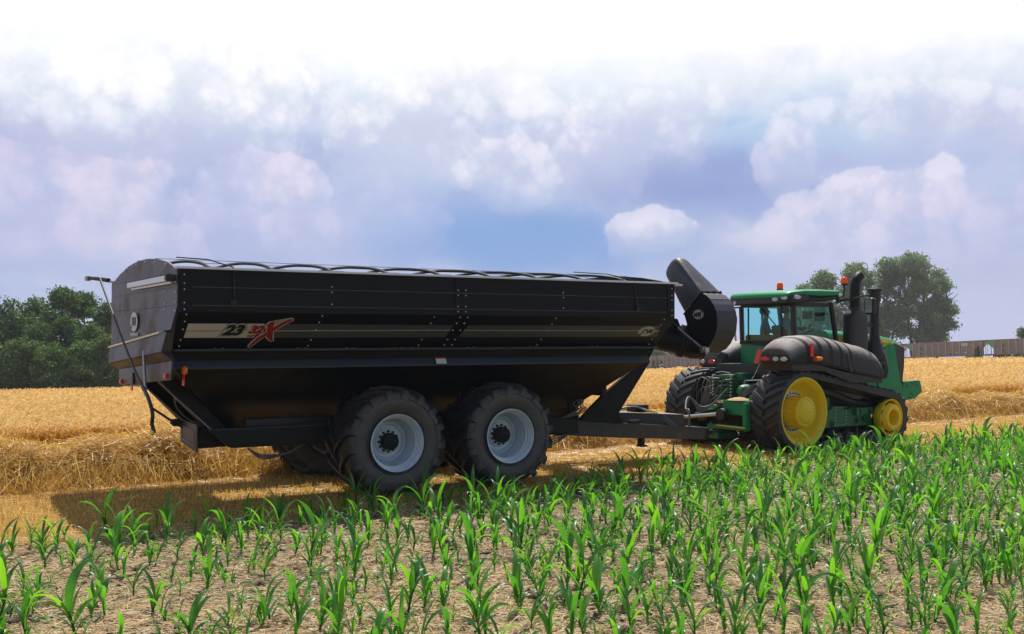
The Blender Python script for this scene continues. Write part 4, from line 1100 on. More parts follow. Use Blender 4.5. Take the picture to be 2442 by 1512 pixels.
def build_track():
    root = MB()
    out = belt_path(DRR, IDR); inn = belt_path(DRR - .10, IDR - .17)
    y0, y1 = -.425, .425
    n = len(out); vs = []; 
    rings = []
    for (xo, zo), (xi, zi) in zip(out, inn): rings.append([(xo, y0, zo), (xo, y1, zo), (xi, y1, zi), (xi, y0, zi)])
    root.loft(rings, closed=True)
    # slanted chevron bars
    N = 46; M_ = N * 8; pp, L = resample(out, M_)
    c = pp.mean(0)
    nx = np.roll(pp, -1, 0) - np.roll(pp, 1, 0); nr = np.stack([nx[:, 1], -nx[:, 0]], 1); nr /= np.linalg.norm(nr, axis=1, keepdims=True)
    sgn = np.sign(((pp - c) * nr).sum(1).mean()); nr *= sgn
    for i in range(N):
        for s in (-1, 1):
            secs = []
            base = i * 8 + (4 if s > 0 else 0)
            for k in range(5):
                u = k / 4; f = base + 7.0 * (1 - u) * 1.0
                y = s * (.015 + .41 * u)
                def at(g, hgt):
                    g0 = int(math.floor(g)) % M_; fr = g - math.floor(g); g1 = (g0 + 1) % M_
                    p = pp[g0] * (1 - fr) + pp[g1] * fr; q = nr[g0] * (1 - fr) + nr[g1] * fr
                    return (p[0] + q[0] * hgt, y, p[1] + q[1] * hgt)
                w = 1.75
                hh = .055 if u < .95 else .045
                secs.append([at(f - w * 1.2, -.004), at(f - w * .85, hh), at(f + w * .85, hh), at(f + w * 1.2, -.004)])
            root.loft(secs)
    tr = root.build('track', M['track'], trac)
    # drive wheel: yellow dish, ring of bolts, big planetary hub
    dw = MB(); o = -.41; r = DRR - .105
    dw.lathe([(o + .10, r - .0), (o - .005, r), (o - .015, r - .02), (o - .005, r - .05), (o + .03, r - .075), (o + .06, r - .12), (o + .12, r - .15), (o + .22, r - .19), (o + .32, r - .27), (o + .36, .50), (o + .37, .46), (o + .37, .05)], 56, (0, 0, DRZ))
    MB().lathe([(.40, r), (.36, r - .1), (.30, .45), (.30, .05)], 40, (0, 0, DRZ)).build('inner_wheel_disc', M['black'], tr, smooth=40)
    dwo = dw.build('drive_wheel', M['jdyellow'], tr, smooth=35)
    MB().lathe([(o + .37, .475), (o + .345, .475), (o + .34, .385), (o + .37, .385)], 40, (0, 0, DRZ)).build('bolt_ring', M['steel'], dwo, smooth=40)
    bt = MB()
    for k in range(28):
        a = 2 * math.pi * k / 28; bt.lathe([(o + .345, .022), (o + .325, .02), (o + .322, 0)], 6, (.435 * math.cos(a), 0, DRZ + .435 * math.sin(a)))
    bt.build('ring_bolts', M['cart_dark'], dwo)
    hb = MB(); hb.lathe([(o + .36, .375), (o + .02, .335), (o + .015, .36), (o - .035, .36), (o - .045, .345), (o - .045, .27), (o - .06, .255), (o - .075, .235), (o - .085, .20), (o - .085, 0)], 48, (0, 0, DRZ))
    for k in range(18):
        a = 2 * math.pi * k / 18; hb.box((.35 * math.cos(a), o + .18, DRZ + .35 * math.sin(a)), (.05, .30, .05), Matrix.Rotation(-a, 3, 'Y'))
    hb.build('planetary_hub', M['jdyellow'], dwo, smooth=35)
    bt = MB()
    for k in range(22):
        a = 2 * math.pi * k / 22; bt.lathe([(o - .04, .017), (o - .066, .017), (o - .068, 0)], 6, (.318 * math.cos(a), 0, DRZ + .318 * math.sin(a)))
    bt.build('hub_bolts', M['jdyellow'], dwo)
    # idler
    iw = MB(); r = IDR - .175
    iw.lathe([(o + .10, r), (o + .0, r), (o - .008, r - .012), (o + .0, r - .028), (o + .05, r - .05), (o + .18, r - .06), (o + .25, r - .08), (o + .28, .30), (o + .28, .05)], 48, (IDX, 0, IDZ))
    MB().lathe([(.40, r), (.30, r - .06), (.2, .05)], 30, (IDX, 0, IDZ)).build('inner_idler_disc', M['black'], tr, smooth=40)
    iwo = iw.build('idler_wheel', M['jdyellow'], tr, smooth=35)
    ih = MB(); ih.lathe([(o + .28, .365), (o + .08, .365), (o + .05, .36), (o - .05, .325), (o - .075, .30), (o - .08, .28), (o - .075, .215), (o - .06, .20), (o + .10, .19), (o + .2, .185), (o + .2, .10), (o + .14, .09), (o + .14, 0)], 40, (IDX, 0, IDZ))
    iho = ih.build('idler_hub', M['jdyellow'], iwo, smooth=35)
    for k in range(8):
        a = 2 * math.pi * (k + .5) / 8; MB().box((IDX + .355 * math.cos(a), o + .10, IDZ + .355 * math.sin(a)), (.035, .13, .13), Matrix.Rotation(-a, 3, 'Y')).build('hub_opening', M['black'], iwo, bevel=.006)
    # undercarriage frame and mid rollers
    uf = MB(); uf.prism([(.95, .52), (3.02, .50), (3.0, .78), (2.96, .96), (2.25, .96), (2.0, .90), (1.9, 1.0), (1.5, 1.02), (1.38, .93), (.95, .93)], 'y', -.05, .25)
    uf.lohi((2.27, -.16, .78), (2.96, -.05, .955)); uf.lohi((.9, .05, .9), (1.5, .3, 1.25))
    ufo = uf.build('undercarriage_frame', M['jdgreen_d'], tr, bevel=.012)
    hl = MB()
    for x, z, w, h in ((2.42, .87, .09, .12), (2.78, .87, .09, .12)): hl.lohi((x - w / 2, -.168, z - h / 2), (x + w / 2, -.155, z + h / 2))
    for x, z, r in ((2.40, .64, .075), (1.45, .60, .085), (2.66, .66, .06)): hl.lathe([(-.045, r), (-.056, r), (-.058, r * .7), (-.05, r * .65), (-.05, 0)], 18, (x, 0, z))
    hl.build('frame_openings', M['black'], ufo, smooth=40)
    bt = MB(); rim = [(1.57 + .42 * u, 1.0) for u in np.linspace(0, 1, 5)] + [(1.99, 1 - .42 * u) for u in np.linspace(.2, 1, 5)] + [(1.57 + .42 * u, .56) for u in np.linspace(0, .8, 5)] + [(1.57, 1 - .42 * u) for u in np.linspace(.2, .8, 4)]
    for x, z in rim: bt.lathe([(-.05, .013), (-.068, .013), (-.069, 0)], 6, (x, 0, z))
    bt.build('cover_bolts', M['zinc'], ufo)
    ac = MB(); ac.tube([(1.0, .05, 1.45), (1.6, .05, 1.32), (2.35, .05, 1.10), (2.9, .05, 1.02)], [.13, .11, .09, .10], 14); ac.build('tension_cylinder', M['black'], tr, smooth=50)
    for x in (1.30, 1.75, 2.35, 2.78):
        rl = MB()
        for y in (-.28, .28): rl.lathe([(y - .1, .10), (y - .1, .165), (y - .095, .175), (y + .1, .175), (y + .1, .10)], 26, (x, 0, .24)); rl.lathe([(y - .1, .115), (y - .085, .10), (y - .085, .05), (y - .11, .045), (y - .11, 0)], 20, (x, 0, .24))
        rl.build('mid_roller', M['track'], tr, smooth=40)
    # dark inside wall between the wheels
    MB().prism([(.2, .35), (3.2, .3), (3.2, .8), (2.6, 1.0), (1.2, 1.3), (.3, 1.4)], 'y', .34, .38).build('inner_guard', M['black'], tr)
    return tr
def place_tracks():
    a = build_track(); a.location = (0, -1.425, 0)
    def copytree(o, par):
        c = o.copy(); COL.objects.link(c); c.parent = par
        for k in o.children: copytree(k, c)
        return c
    b = copytree(a, trac); b.location = (IDX * 0, 1.425, 0); b.scale = (1, -1, 1)
place_tracks()

def sup(cy, cz, hy, hz, e=.5, n=20, x=0):
    r = []
    for k in range(n):
        t = 2 * math.pi * k / n; c, s = math.cos(t), math.sin(t)
        r.append((x, cy + hy * math.copysign(abs(c) ** e, c), cz + hz * math.copysign(abs(s) ** e, s)))
    return r
def build_tractor_body():
    # ---- near fuel tank: long rounded moulding over the track
    secs = [(-.64, 2.12, 2.42, .40), (-.62, 2.11, 2.47, .43), (-.52, 2.10, 2.58, .45), (-.30, 2.10, 2.69, .47), (.0, 2.10, 2.745, .48), (.35, 2.09, 2.77, .49), (.7, 2.04, 2.755, .49), (1.1, 1.97, 2.69, .49), (1.6, 1.88, 2.605, .49), (2.1, 1.79, 2.53, .48), (2.45, 1.73, 2.46, .47), (2.65, 1.70, 2.38, .46), (2.80, 1.67, 2.25, .45), (2.87, 1.665, 2.10, .44), (2.895, 1.67, 1.98, .42)]
    def tank_ring(x, z0, z1, hy, yc):
        p = []
        R1 = min(.36, (z1 - z0) * .75)
        y0, y1 = yc - hy, yc + hy
        p.append((x, y1, z0)); p.append((x, y1, z1 - R1 * .6))
        for k in range(1, 6):
            a = math.pi / 2 * k / 6; p.append((x, y1 - R1 * .8 * (1 - math.cos(a)), z1 - R1 * .6 * (1 - math.sin(a))))
        for k in range(0, 5): p.append((x, (y1 - R1 * .8) + ((y0 + R1 * 1.25) - (y1 - R1 * .8)) * k / 4, z1))
        for k in range(1, 8):
            a = math.pi / 2 * k / 8; p.append((x, y0 + R1 * 1.25 * (1 - math.sin(a)), z1 - R1 * (1 - math.cos(a))))
        p.append((x, y0, z1 - R1)); p.append((x, y0, z0 + .06)); p.append((x, y0 + .05, z0))
        return p
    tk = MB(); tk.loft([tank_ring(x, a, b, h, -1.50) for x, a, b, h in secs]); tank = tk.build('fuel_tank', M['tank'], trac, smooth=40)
    MB().tube([(1.36, -2.0, 2.36), (1.40, -2.01, 2.2), (1.50, -2.01, 1.92), (1.52, -2.0, 1.88)], .018, 6).build('tank_seam', M['hose'], tank, smooth=60)
    lp = MB(); lp.box((-.655, -1.50, 2.215), (.05, .82, .17)); lpo = lp.build('lamp_panel', M['black'], tank, bevel=.02)
    for y, w, mt, nm in ((-1.24, .15, 'red', 'tail_lamp'), (-1.56, .085, 'lamp', 'work_lamp'), (-1.80, .10, 'lamp', 'work_lamp')):
        l = MB(); l.loft([[(-.67, y + w * c, 2.215 + .055 * s) for c, s in ellipse(1, 1, 20)], [(-.70, y + w * .9 * c, 2.215 + .048 * s) for c, s in ellipse(1, 1, 20)]]); l.build(nm, M[mt], lpo, smooth=40)
    r1 = MB(); r1.loft([[(x, y, z) for x, y, z in ((-.72, -.93, 2.10), (-.72, -1.06, 2.10), (-.66, -1.12, 2.43), (-.66, -.99, 2.43))], [(x + .012, y, z) for x, y, z in ((-.72, -.93, 2.10), (-.72, -1.06, 2.10), (-.66, -1.12, 2.43), (-.66, -.99, 2.43))]]); r1.build('side_reflector', M['redrefl'], tank)
    MB().box((.02, -2.03, 2.42), (.10, .03, .30)).build('side_reflector', M['redrefl'], tank, bevel=.006)
    MB().tube([(.0, -2.02, 2.27), (.0, -2.04, 2.10)], .02, 6).build('reflector_post', M['black'], tank)
    tl = MB(); tl.loft([[(.12, -2.05 + .06 * c, 2.215 + .055 * s) for c, s in ellipse(1, 1, 16)], [(.26, -2.07 + .07 * c, 2.215 + .055 * s) for c, s in ellipse(1, 1, 16)], [(.34, -2.07 + .03 * c, 2.225 + .025 * s) for c, s in ellipse(1, 1, 16)]]); tl.build('turn_signal', M['orange'], tank, smooth=45)
    # black belly between tank and track
    bl = MB(); bl.prism([(-.55, 2.10), (.3, 2.08), (1.4, 1.88), (2.85, 1.66), (2.85, 1.58), (1.6, 1.62), (.6, 1.92), (-.5, 1.95)], 'y', -1.92, -1.0); bl.build('tank_support', M['black'], trac)
    # battery / filter box ahead of the tank
    gb = MB(); gb.lohi((3.22, -1.62, 1.66), (3.50, -1.0, 2.09)); go = gb.build('filter_box', M['black'], trac, bevel=.03)
    gf = MB(); gf.loft([[(3.36 + .12 * c, -1.622, 1.875 + .17 * s) for c, s in ellipse(1, 1, 20)], [(3.36 + .10 * c, -1.655, 1.875 + .15 * s) for c, s in ellipse(1, 1, 20)]]); gf.build('filter_cover', M['cart_dark'], go, smooth=30)
    # ---- far fuel tank
    secs = [(.40, 1.95, 2.22, .46), (.44, 1.93, 2.34, .48), (.62, 1.84, 2.44, .5), (.9, 1.72, 2.56, .52), (1.3, 1.64, 2.66, .52), (2.2, 1.62, 2.6, .52), (2.9, 1.66, 2.2, .5)]
    ft = MB(); ft.loft([[(x, 3.0 - y if False else (1.5 - (y + 1.5)), z) for x, y, z in tank_ring(x, a, b, h, -1.50)] for x, a, b, h in secs]); fo = ft.build('fuel_tank', M['tank'], trac, smooth=40)
    lp = MB(); lp.box((.385, 1.52, 2.07), (.05, .84, .19)); lpo = lp.build('lamp_panel', M['black'], fo, bevel=.02)
    for y, w, mt, nm in ((1.80, .085, 'lamp', 'work_lamp'), (1.48, .15, 'red', 'tail_lamp')):
        l = MB(); l.loft([[(.37, y + w * c, 2.08 + .06 * s) for c, s in ellipse(1, 1, 20)], [(.34, y + w * .9 * c, 2.08 + .05 * s) for c, s in ellipse(1, 1, 20)]]); l.build(nm, M[mt], lpo, smooth=40)
    tl = MB(); tl.box((.30, 1.86, 1.92), (.10, .24, .10)); tl.build('turn_signal', M['orange'], fo, bevel=.03)
    MB(True).tube([(.30, 1.1, 1.90), (.0, .2, 1.62), (-.25, -.4, 1.66), (-.6, -1.0, 2.08)], .010, 6).build('lamp_wire', M['galv'], trac, smooth=60)

    # ---- cab: lower body, frame, panes, roof
    cb = MB(); cb.lohi((.80, -.86, 1.55), (2.45, .90, 2.56)); cbo = cb.build('cab_base', M['jdgreen'], trac, bevel=.03)
    MB().lohi((.79, -.9, 2.53), (2.46, .93, 2.60)).build('cab_sill', M['black'], trac, bevel=.02)
    fr = MB()
    def post(p0, p1, w=.07, d=.07):
        a, b = Vector(p0), Vector(p1)
        fr.loft([[(p.x - d / 2, p.y - w / 2, p.z), (p.x + d / 2, p.y - w / 2, p.z), (p.x + d / 2, p.y + w / 2, p.z), (p.x - d / 2, p.y + w / 2, p.z)] for p in (a, b)])
    post((.86, .88, 2.58), (.84, .90, 3.50), .10, .10); post((.84, -.84, 2.58), (.80, -.82, 3.58), .12, .10)
    post((2.45, -.84, 2.55), (2.24, -.82, 3.60), .10, .10); post((2.45, .88, 2.55), (2.24, .86, 3.60), .10, .10)
    post((1.66, .90, 2.58), (1.60, .88, 3.55), .05, .05)
    post((.90, -.80, 2.62), (.88, -.50, 3.5) if False else (.86, -.78, 3.5), .04, .04)
    fr.lohi((.80, -.85, 3.48), (2.30, .90, 3.58)); 
    fr.build('cab_frame', M['black'], trac, bevel=.012)
    pf = MB()
    for a, b in (((.80, .62, 2.64), (.80, .62, 3.46)), ((.80, -.46, 2.64), (.80, -.46, 3.50))): pf.tube([a, b], .022, 6)
    pf.tube([(.76, .86, 2.62), (.76, -.76, 2.62)], .02, 6); pf.tube([(.76, .86, 2.585), (.78, .2, 2.52), (.78, -.5, 2.52), (.78, -.80, 2.62)], .016, 6)
    pf.build('window_rail', M['black'], trac, smooth=50)
    def pane(quad, th=.006):
        q = [Vector(p) for p in quad]; n = (q[1] - q[0]).cross(q[3] - q[0]).normalized() * th
        b = MB(); b.loft([[p for p in q], [p + n for p in q]]); b.build('window_pane', M['glass'], trac)
    pane([(.83, .84, 2.60), (.83, -.80, 2.60), (.81, -.78, 3.5), (.81, .86, 3.5)])
    pane([(.90, -.835, 2.58), (2.40, -.835, 2.58), (2.22, -.82, 3.56), (.87, -.82, 3.56)])
    pane([(2.40, .875, 2.58), (.92, .885, 2.58), (.90, .875, 3.54), (2.22, .865, 3.54)])
    pane([(2.44, -.80, 2.58), (2.44, .84, 2.58), (2.26, .82, 3.56), (2.26, -.78, 3.56)])
    # roof shell with a dark visor band holding work lamps
    rf = MB(); rings = []
    for x, z0, z1, y0, y1 in ((.50, 3.70, 3.75, -.80, .90), (.52, 3.69, 3.79, -.88, .98), (.62, 3.70, 3.85, -.93, 1.04), (1.1, 3.72, 3.905, -.96, 1.07), (1.8, 3.70, 3.93, -.96, 1.07), (2.40, 3.74, 3.925, -.95, 1.05), (2.56, 3.77, 3.90, -.90, 1.0), (2.62, 3.80, 3.86, -.80, .9)):
        yc, hy = (y0 + y1) / 2, (y1 - y0) / 2; zc, hz = (z0 + z1) / 2, (z1 - z0) / 2
        rings.append(sup(yc, zc, hy, hz, .42, 32, x))
    rf.loft(rings); rf.build('cab_roof', M['jdgreen'], trac, smooth=45)
    vs = MB(); rings = []
    for x, z0, z1, y0, y1 in ((.53, 3.56, 3.70, -.86, .96), (.60, 3.52, 3.79, -.955, 1.065), (1.10, 3.54, 3.83, -.975, 1.085), (1.30, 3.58, 3.72, -.965, 1.075), (1.8, 3.60, 3.72, -.95, 1.06), (2.40, 3.66, 3.78, -.95, 1.05), (2.55, 3.72, 3.80, -.88, .98)):
        rings.append(sup((y0 + y1) / 2, (z0 + z1) / 2, (y1 - y0) / 2, (z1 - z0) / 2, .3, 32, x))
    vs.loft(rings); vso = vs.build('roof_visor', M['black'], trac, smooth=35)
    def rlamp(x, y, z, w, h, dirx, diry, nm='roof_lamp', mt='lamp'):
        d = Vector((dirx, diry, 0)).normalized(); s = Vector((-d.y, d.x, 0)); o = Vector((x, y, z))
        l = MB(); l.loft([[o + s * w * c + Vector((0, 0, h * q)) for c, q in ellipse(1, 1, 18)], [o + d * .03 + s * w * .88 * c + Vector((0, 0, h * .85 * q)) for c, q in ellipse(1, 1, 18)]]); l.build(nm, M[mt], vso, smooth=40)
    for y, z in ((-.50, 3.655), (-.78, 3.685)): rlamp(.535, y, z, .10, .055, -1, 0)
    rlamp(.78, -.965, 3.70, .11, .055, -.25, -1); rlamp(2.46, -.945, 3.755, .085, .075, .1, -1); rlamp(.555, .86, 3.60, .09, .05, -1, .2); rlamp(.62, 1.03, 3.58, .06, .05, -1, 1)
    hr = MB(); hr.tube([(.55, 1.0, 3.47), (.68, -.9, 3.53), (.9, -.98, 3.54), (1.22, -.99, 3.60), (1.27, -.99, 3.66), (2.30, -.99, 3.70)], .020, 8); hr.build('roof_rail', M['black'], trac, smooth=60)
    MB().tube([(.62, .98, 3.46), (.68, 1.0, 3.1), (.72, .98, 2.62)], .028, 8).build('grab_rail', M['galv'], trac, smooth=60)
    def beacon(x, y, z, stalk):
        b = MB(); b.lathe([(-.03, .0), (-.03, .085), (.02, .085)], 20, (x, y, z), 'z'); b.tube(stalk, .022, 8); bo = b.build('beacon_base', M['black'], trac, smooth=45)
        MB().lathe([(.02, .078), (.10, .082), (.15, .075), (.185, .045), (.195, 0)], 22, (x, y, z), 'z').build('beacon_lens', M['beacon'], bo, smooth=60)
    beacon(2.58, -.98, 4.06, [(2.35, -.96, 3.72), (2.53, -.98, 3.74), (2.58, -.98, 3.86), (2.58, -.98, 4.04)])
    beacon(1.40, .10, 3.93, [(1.40, .10, 3.90), (1.40, .10, 3.93)])
    # wiper on the rear pane
    MB().tube([(.78, .22, 3.46), (.775, -.08, 3.22), (.775, -.30, 3.02)], .014, 6).build('rear_wiper', M['black'], trac)
    # inside the cab
    st = MB(); st.lohi((1.25, -.30, 2.55), (1.75, .22, 2.75)); st.loft([[(1.22, -.28, 2.74), (1.22, .2, 2.74), (1.33, .2, 2.74), (1.33, -.28, 2.74)], [(1.08, -.24, 3.02), (1.08, .16, 3.02), (1.18, .16, 3.02), (1.18, -.24, 3.02)]]); st.build('driver_seat', M['seat'], trac, bevel=.04)
    st = MB(); st.lohi((1.15, .34, 2.55), (1.55, .74, 2.72)); st.build('passenger_seat', M['seat'], trac, bevel=.04)
    MB().lohi((.88, -.45, 2.56), (1.05, .82, 2.78)).build('rear_shelf', M['seat'], trac, bevel=.03)
    ds = MB(); ds.loft([[(2.12, -.12, 2.55), (2.3, -.12, 2.55), (2.3, .16, 2.55), (2.12, .16, 2.55)], [(1.98, -.16, 2.98), (2.12, -.16, 3.0), (2.12, .2, 3.0), (1.98, .2, 2.98)]]); ds.tube([(2.0, .02, 2.95), (1.88, .02, 3.02)], .03, 8); ds.build('dash_column', M['black'], trac, bevel=.02)
    sw = MB(); ring = [(1.86 + .06 * math.sin(a), .02 + .20 * math.cos(a), 3.03 + .19 * math.sin(a)) for a in np.linspace(0, 2 * math.pi, 25)]; sw.tube(ring, .016, 6); sw.build('steering_wheel', M['black'], trac, smooth=60)
    mo = MB(); mo.box((1.92, -.36, 3.28), (.05, .24, .20), Matrix.Rotation(R(25), 3, 'Z')); mo.tube([(1.95, -.36, 3.3), (2.2, -.5, 3.32), (2.28, -.75, 3.3)], .016, 6); mo.box((2.15, -.55, 3.24), (.04, .26, .22), Matrix.Rotation(R(30), 3, 'Z')); mo.build('cab_monitor', M['black'], trac, bevel=.015)
    ar = MB(); ar.loft([[(1.45, -.52, 2.80), (1.45, -.36, 2.80), (1.45, -.36, 2.74), (1.45, -.52, 2.74)], [(1.95, -.55, 2.95), (1.95, -.36, 2.95), (1.95, -.36, 2.87), (1.95, -.55, 2.87)]]); ar.tube([(1.85, -.45, 2.92), (1.92, -.45, 3.06)], .02, 6); ar.build('armrest_console', M['cart_dark'], trac, bevel=.02)

    # ---- hood and nose
    hd = MB(); rings = []
    for x, z0, z1, hy in ((2.46, 1.75, 2.90, .60), (2.9, 1.75, 2.88, .60), (4.0, 1.72, 2.83, .585), (4.62, 1.70, 2.79, .575), (5.2, 1.65, 2.71, .56), (5.5, 1.6, 2.64, .54), (5.68, 1.55, 2.56, .52), (5.78, 1.5, 2.47, .47)):
        rings.append([(x, -hy, z0), (x, -hy, z1 - .20), (x, -hy + .03, z1 - .10), (x, -hy + .10, z1 - .03), (x, -hy + .24, z1), (x, 0, z1 + .015), (x, hy - .24, z1), (x, hy - .10, z1 - .03), (x, hy - .03, z1 - .10), (x, hy, z1 - .20), (x, hy, z0)])
    hd.loft(rings); hood = hd.build('hood', M['jdgreen'], trac, smooth=40)
    for s in (-1, 1):
        sp = MB(); sp.loft([[(x, s * (hy + .006), a), (x, s * (hy + .006), b), (x, s * (hy - .01), b), (x, s * (hy - .01), a)] for x, a, b, hy in ((2.6, 2.58, 2.735, .60), (4.0, 2.575, 2.72, .588), (4.62, 2.575, 2.685, .578), (5.2, 2.545, 2.60, .562), (5.48, 2.52, 2.53, .548))]); sp.build('hood_stripe', M['stripe'], hood)
    m4 = frame4((4.98, -.578, 2.495), (1, .0, 0), (0, 0, 1)); text_mesh('hood_number', '9570RT', M['stripe'], hood, .125, m4, 0, .004, sx=1.15)
    # rear-swept side panels and front frame
    np_ = MB(); np_.prism([(4.45, 1.30), (4.72, 2.40), (5.18, 2.58), (5.36, 1.95), (5.50, 1.30)], 'y', -.62, -.55); np_.build('side_panel', M['jdgreen'], hood, bevel=.008)
    gr = MB(); gr.loft([[(5.20, -.60, 2.56), (5.74, -.56, 2.42), (5.81, -.40, 2.42), (5.81, .40, 2.42), (5.74, .55, 2.42), (5.3, .55, 2.5)], [(5.40, -.60, 1.9), (5.70, -.57, 1.9), (5.77, -.40, 1.9), (5.77, .40, 1.9), (5.70, .55, 1.9), (5.4, .55, 1.9)], [(5.46, -.58, 1.33), (5.58, -.57, 1.33), (5.65, -.40, 1.33), (5.65, .40, 1.33), (5.58, .55, 1.33), (5.46, .55, 1.33)]]); gr.build('front_grille', M['black'], trac, bevel=.01)
    hl = MB(); hl.loft([[(5.60, -.585, 2.47), (5.76, -.575, 2.45), (5.79, -.545, 2.33)], [(5.62, -.60, 2.475), (5.775, -.59, 2.455), (5.80, -.56, 2.335)]]); hl.build('headlight', M['lamp'], trac)
    ch = MB(); ch.lohi((.6, -.5, .75), (5.5, .5, 1.75)); ch.build('chassis', M['black'], trac, bevel=.02)
    fs = MB(); fs.prism([(4.0, 1.55), (4.4, 1.0), (5.6, .85), (5.6, 1.45), (4.9, 1.5), (4.7, 1.6)], 'y', -.58, -.5); fs.build('front_frame', M['jdgreen'], trac, bevel=.01)
    wb = MB(); wb.prism([(5.55, 1.05), (5.62, 1.33), (5.70, 1.50), (6.46, 1.52), (6.56, 1.20), (6.25, 1.02), (5.75, .98)], 'y', -.56, -.40); wb.prism([(5.55, 1.05), (5.62, 1.33), (5.70, 1.50), (6.46, 1.52), (6.56, 1.20), (6.25, 1.02), (5.75, .98)], 'y', .40, .56); wb.lohi((5.6, -.4, 1.05), (6.4, .4, 1.48)); wbo = wb.build('weight_bracket', M['jdgreen'], trac, bevel=.02)
    dh = MB()
    for x, z in ((6.08, 1.43), (6.28, 1.38), (6.05, 1.16), (5.85, 1.38), (6.2, 1.48), (5.95, 1.06)): dh.box((x, -.563, z), (.09, .01, .035), Matrix.Rotation(R(20), 3, 'Y'))
    dh.build('bracket_slots', M['black'], wbo)

    # ---- exhaust and air intake stacks
    mf = MB(); mf.loft([sup(-.92, 0, .36, .40, .35, 24, 0)]* 2) if False else None
    bx = MB(); rings = []
    for z, hx, hy, xo in ((2.40, .37, .17, 0), (3.20, .37, .17, 0), (3.28, .36, .165, 0), (3.36, .27, .16, -.02), (3.44, .165, .15, -.03), (3.50, .15, .15, -.03)):
        ring = []
        for k in range(24):
            t = 2 * math.pi * k / 24; c, s = math.cos(t), math.sin(t); e = .45 if z < 3.4 else .9
            ring.append((3.07 + xo + hx * math.copysign(abs(c) ** e, c), -.95 + hy * math.copysign(abs(s) ** e, s), z))
        rings.append(ring)
    bx.loft(rings); bxo = bx.build('exhaust_housing', M['black'], trac, smooth=40)
    pp = MB(); pp.tube([(3.04, -.95, 3.48), (3.04, -.95, 3.95), (3.05, -.95, 4.08), (3.10, -.95, 4.19), (3.18, -.95, 4.27), (3.24, -.95, 4.30)], [.135, .135, .135, .132, .128, .126], 20); pp.build('exhaust_pipe', M['cart_dark'], bxo, smooth=50)
    ai = MB(); ai.lathe([(2.12, .20), (2.30, .24), (2.45, .215), (2.62, .165), (2.72, .135), (3.62, .130), (3.64, .155), (3.70, .165), (3.92, .165), (3.93, .20), (3.97, .205), (3.985, .19), (3.99, 0)], 24, (3.86, -.95, 0), 'z')
    ai.tube([(3.86, -.95, 2.45), (3.95, -1.0, 2.25), (4.02, -1.05, 2.0)], [.16, .19, .17], 16); ai.lohi((3.40, -1.0, 2.98), (3.75, -.92, 3.08)); ai.lohi((3.55, -1.0, 3.56), (3.75, -.94, 3.62)); ai.build('air_intake', M['black'], trac, smooth=40)
    # mirror on its arm
    mr = MB(); mr.loft([[(2.30, -.93, 3.58), (2.30, -.93, 3.68), (2.34, -.89, 3.68), (2.34, -.89, 3.58)], [(2.60, -1.25, 3.66), (2.60, -1.25, 3.70), (2.63, -1.22, 3.70), (2.63, -1.22, 3.66)]]); mr.tube([(2.60, -1.24, 3.68), (2.70, -1.45, 3.76), (2.76, -1.60, 3.77), (2.77, -1.62, 3.66)], .02, 8); mr.build('mirror_arm', M['black'], trac, bevel=.006)
    mb = MB(); mb.loft([sup(-1.60, 3.50, .13, .19, .4, 20, 2.73), sup(-1.60, 3.50, .15, .21, .4, 20, 2.76), sup(-1.60, 3.50, .14, .20, .4, 20, 2.85), sup(-1.60, 3.50, .08, .14, .5, 20, 2.90)]); mbo = mb.build('mirror_housing', M['black'], trac, smooth=40)
    MB().box((2.722, -1.60, 3.50), (.012, .20, .33)).build('mirror_glass', M['steel'], mbo, bevel=.003)

    # ---- rear: hydraulic block, hitch frame, lines
    g = MB(); g.lohi((-.55, -.06, 1.22), (-.15, .42, 1.80)); go = g.build('hydraulic_block', M['jdgreen_d'], trac, bevel=.02)
    cp = MB()
    for k in range(6):
        z = 1.30 + .085 * k
        cp.lohi((-.62, -.10, z - .022), (-.55, .46, z + .012))
        for y in (-.02, .14, .28, .40): cp.tube([(-.55, y, z + .03), (-.66, y, z + .03)], .022, 8)
    cp.build('coupler_stack', M['jdgreen_d'], go, bevel=.006)
    kn = MB()
    for k in range(7):
        for y in (-.12, .47): kn.lathe([(-.03, 0), (-.03, .028), (.03, .024), (.03, 0)], 8, (-.62, y, 1.30 + .08 * k), 'x')
    kn.tube([(-.5, .5, 1.84), (-.5, .3, 1.87), (-.5, .02, 1.84)], .012, 6); kn.build('coupler_caps', M['steel'], go, smooth=40)
    ax = MB(); ax.lohi((-.35, -1.0, .80), (.45, 1.0, 1.25)); ax.lohi((-.2, -.95, 1.25), (.5, -.3, 1.60)); ax.lathe([(-.28, 0), (-.26, .10), (-.18, .15), (.1, .16)], 16, (-.40, -.42, 1.42), 'x'); ax.build('rear_axle_housing', M['jdgreen_d'], trac, bevel=.025)
    fr = MB(); fr.lohi((-.95, -1.0, .86), (-.2, -.15, 1.20)); fr.lohi((-1.05, -1.0, .50), (-.9, -.86, 1.16)); fr.loft([[(-.9, -.25, 1.10), (-.9, .2, 1.05), (-.3, .2, 1.10), (-.3, -.25, 1.16)], [(-1.0, .1, .98), (-1.0, .75, .80), (-.4, .75, .84), (-.4, .1, 1.02)]]); fr.build('hitch_frame', M['jdgreen'], trac, bevel=.02)
    db = MB(); db.lohi((-1.10, -.95, .52), (-.3, .1, .62)); db.lohi((-1.05, -.10, .26), (-.35, .50, .40)); db.lohi((-1.0, -.02, .40), (-.55, .34, .60)); db.box((-1.0, .10, .43), (.12, .10, .32)); db.box((-.85, .28, .40), (.10, .08, .30)); db.tube([(-.98, .2, .66), (-.98, .2, .30)], .05, 10); db.build('drawbar_support', M['jdgreen_d'], trac, bevel=.015)
    MB().tube([(-1.10, -1.0, .585), (-1.10, -.1, .605)], .016, 6).build('frame_edge', M['stripe'], trac)
